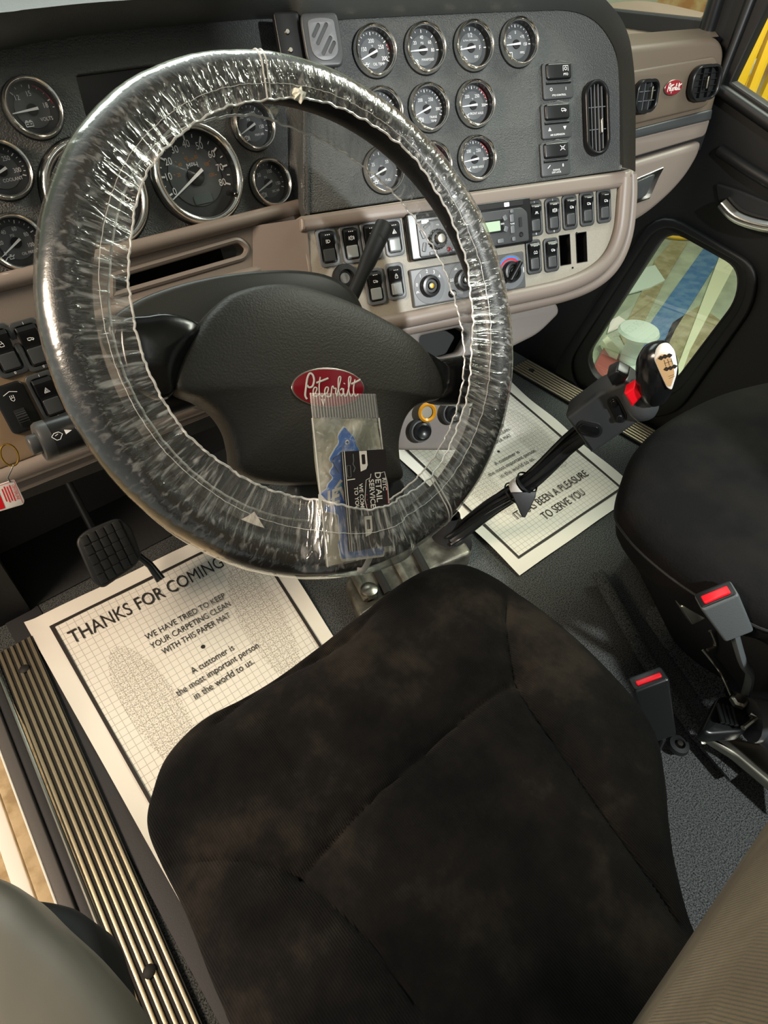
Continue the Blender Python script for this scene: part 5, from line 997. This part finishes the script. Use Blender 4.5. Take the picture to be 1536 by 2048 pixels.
# ================================================================== GEAR LEVER
z_ = lambda p, z: onz(p, z)
sh = [z_((905, 1082), -1.0), z_((930, 1060), -.97), z_((985, 1015), -.88), z_((1060, 965), -.80), z_((1140, 890), -.69), z_((1200, 842), -.60)]
gm = T(sh[0]); gear = thing('gear_lever', 'tall black gear lever with cable bundle and shift knob', 'gear lever', gm)
s = MB(); s.tube(smooth(sh, 6, False), .0135, 16); obj('shaft', s, M['soft'], gear)
for k in range(4):
    s = MB(); off = [(.015 * math.cos(k * 1.3 + .5 * i), .010 * math.sin(k * 1.3 + .5 * i), .014 * math.sin(k * 1.1 + .35 * i) + .004) for i in range(6)]
    s.tube(smooth([a + Vector(b) for a, b in zip(sh, off)], 6, False), .0045, 8); obj('air_line', s, M['black'], gear)
s = MB(); s.lathe([(.055, 0), (.05, .02), (.036, .035), (.034, .05), (.022, .07), (.018, .09)], 24, T(z_((895, 1085), -1.04))); obj('boot', s, M['matte'], gear)
c = z_((1042, 975), -.815); dd = (sh[4] - sh[2]).normalized(); am = aim(c, c + dd)
s = MB(); s.lathe([(.0215, -.010), (.0225, -.008), (.0225, .008), (.0215, .010)], 24, am); obj('white_tape', s, M['cardwhite'], gear)
for o_ in (-.02, .018): s = MB(); s.lathe([(.0225, o_ - .003), (.0245, o_), (.0225, o_ + .003)], 24, am); obj('cable_tie', s, M['black'], gear)
s = MB(); F4 = Frame((0, 0, 0), (-.6, -.55, .6)); F4.o = z_((1045, 1000), -.82); q = [F4.px(p) for p in [(1022, 985), (1072, 982), (1070, 995), (1050, 1034), (1044, 1034)]]
s.shape([q], -.006, .006, .002, F4.mat()); obj('rubber_tongue', s, M['soft'], gear)
d = (sh[5] - sh[3]).normalized(); n = Vector((-.55, -.62, .55)); n = (n - d * n.dot(d)).normalized(); FB = Frame((0, 0, 0), n, d); FB.o = z_((1205, 845), -.585)
bm_ = FB.mat()
s = MB(); s.shape([roundpoly(FB.pl([(1128, 836), (1192, 789), (1248, 764), (1302, 806), (1284, 842), (1184, 910)]), .006)], -.042, .0, .008, bm_, res=4); mod = obj('switch_block', s, M['grey'], gear)
def oval(px, w, h, rot, z, m_, nm):
    s = MB(); s.shape([[FB.px((px[0] + x, px[1] + y)) for x, y in rrect(2 * w, 2 * h, min(w, h), 8, 0, 0, rot)]], -.002, z, .0015, bm_); return obj(nm, s, m_, mod)
oval((1179, 857), 27, 15, .22, .0015, M['matte'], 'button_surround'); oval((1179, 857), 21, 9, .22, .004, M['spoke'], 'oval_button')
oval((1234, 818), 29, 13, 1.12, .0015, M['matte'], 'button_surround'); oval((1234, 818), 24, 9, 1.12, .0035, M['spoke'], 'rocker_button'); oval((1229, 804), 7, 7, 0, .006, M['black'], 'rocker_end'); oval((1240, 833), 7, 7, 0, .006, M['black'], 'rocker_end')
def blob(px, w0, th, m_, nm, par, k=5):
    pp = [(p.x, p.y) for p in smooth([(*FB.px(p, w0), 0) for p in px], k)]
    s = MB(); s.dome(pp, [(.1, w0 - th), (.5, w0 - th * .9), (.8, w0 - th * .62), (.95, w0 - th * .3), (1, w0), (.95, w0 + th * .3), (.8, w0 + th * .58), (.5, w0 + th * .86), (.2, w0 + th * .98)], bm_, bottom=True); return obj(nm, s, m_, par, ID, 70)
blob([(1243, 775), (1262, 762), (1300, 775), (1318, 805), (1310, 830), (1280, 838), (1255, 822), (1243, 800)], -.01, .022, M['grey'], 'knob_collar', gear)
knob = blob([(1271, 735), (1276, 712), (1292, 694), (1318, 687), (1338, 692), (1352, 715), (1357, 745), (1348, 775), (1330, 800), (1305, 808), (1283, 795), (1272, 768)], .0, .030, M['spoke'], 'shift_knob', gear)
fp = roundpoly([FB.px(p, .024) for p in [(1307, 712), (1318, 698), (1335, 696), (1348, 712), (1354, 745), (1344, 777), (1334, 772), (1320, 742)]], .006)
s = MB(); s.shape([fp], .012, .0285, .002, bm_); plt_ = obj('shift_plate', s, M['cardwhite'], knob)
fc2 = sum((Vector(p) for p in fp), Vector((0, 0))) / len(fp)
s = MB(); s.shape([[tuple(fc2 + (Vector(p) - fc2) * .82) for p in fp]], .0283, .0289, 0, bm_); obj('plate_face', s, mat('plate_tan', '#c9a87c', .35), plt_)
s = MB()
for (x, y), tx_ in (((1322, 716), '2'), ((1330, 713), '4'), ((1339, 711), '6'), ((1333, 738), '1'), ((1341, 736), '3'), ((1349, 733), '5')):
    a, b = FB.px((x, y), .029); s.shape([rrect(.0052, .0058, .001, cx=a, cy=b, rot=.1)], .0289, .0292, 0, bm_)
aa = [FB.px(p, .029) for p in ((1329, 727), (1343, 722))]; s.ribbon(aa, .0006, .0291, bm_)
for p, q in (((1328, 720), (1332, 733)), ((1335, 718), (1339, 731)), ((1342, 716), (1346, 729)), ((1338, 757), (1350, 752)), ((1337, 753), (1348, 749))): s.ribbon([FB.px(p, .029), FB.px(q, .029)], .0005, .0291, bm_)
obj('shift_pattern', s, M['ink'], plt_)
s = MB(); s.shape([roundpoly(FB.pl([(1249, 780), (1270, 768), (1288, 785), (1266, 806)], .012), .002)], .0, .020, .003, bm_); obj('red_button', s, M['redbtn'], gear, label='bright red range button')
s = MB(); s.shape([roundpoly(FB.pl([(1213, 748), (1234, 738), (1258, 750), (1250, 762), (1225, 770)], .0), .003)], -.02, .004, .004, bm_); obj('selector_paddle', s, M['black'], gear)
# transmission cover on the floor
tcv = thing('transmission_cover', 'ribbed metal floor cover below the steering wheel beside the gear lever', 'cover plate', T(z_((780, 1140), -1.0)))
s = MB(); A = [z_(p, -1.01) for p in [(690, 1160), (745, 1105), (850, 1060), (905, 1040), (945, 1105), (880, 1130), (790, 1190), (720, 1235)]]; s.shape([roundpoly([(p.x, p.y) for p in A], .01)], 0, CZ - 1.01, .008); obj('cover', s, M['worn'], tcv)
for k in range(4):
    s = MB(); a = z_((700 + 42 * k, 1135 - 14 * k), -1.0); b = z_((735 + 42 * k, 1200 - 14 * k), -1.0); s.tube([a, b], .009, 10, flat=.6); obj('cover_rib', s, M['groove'] if k % 2 else M['worn'], tcv)
s = MB(); s.lathe([(.018, 0), (.017, .012), (.008, .016), (0, .016)], 20, T(z_((738, 1185), -1.0))); obj('cover_bolt', s, M['steel'], tcv)
# door handle
F5 = FD; 
pp = [FD.W(p, .02) for p in [(1448, 405), (1470, 428), (1500, 442), (1545, 452), (1580, 450)]]
s = MB(); s.tube(smooth(pp, 5, False), .019, 20, flat=.75); hdl = obj('door_handle', s, M['chrome'], door1, label='chrome interior door handle')
s = MB(); s.shape([roundpoly(FD.pl([(1430, 365), (1480, 380), (1600, 430), (1600, 490), (1500, 465), (1440, 425)], .004), .012)], .0, .006, .003, FD.mat()); obj('handle_recess', s, M['matte'], hdl)
ar = MB(); ar.tube([FD.W((1440, 300), .0), FD.W((1500, 340), .01), FD.W((1600, 400), .01)], .012, 12); struct('trim_8', ar, M['door'])
bpy.context.view_layer.update()
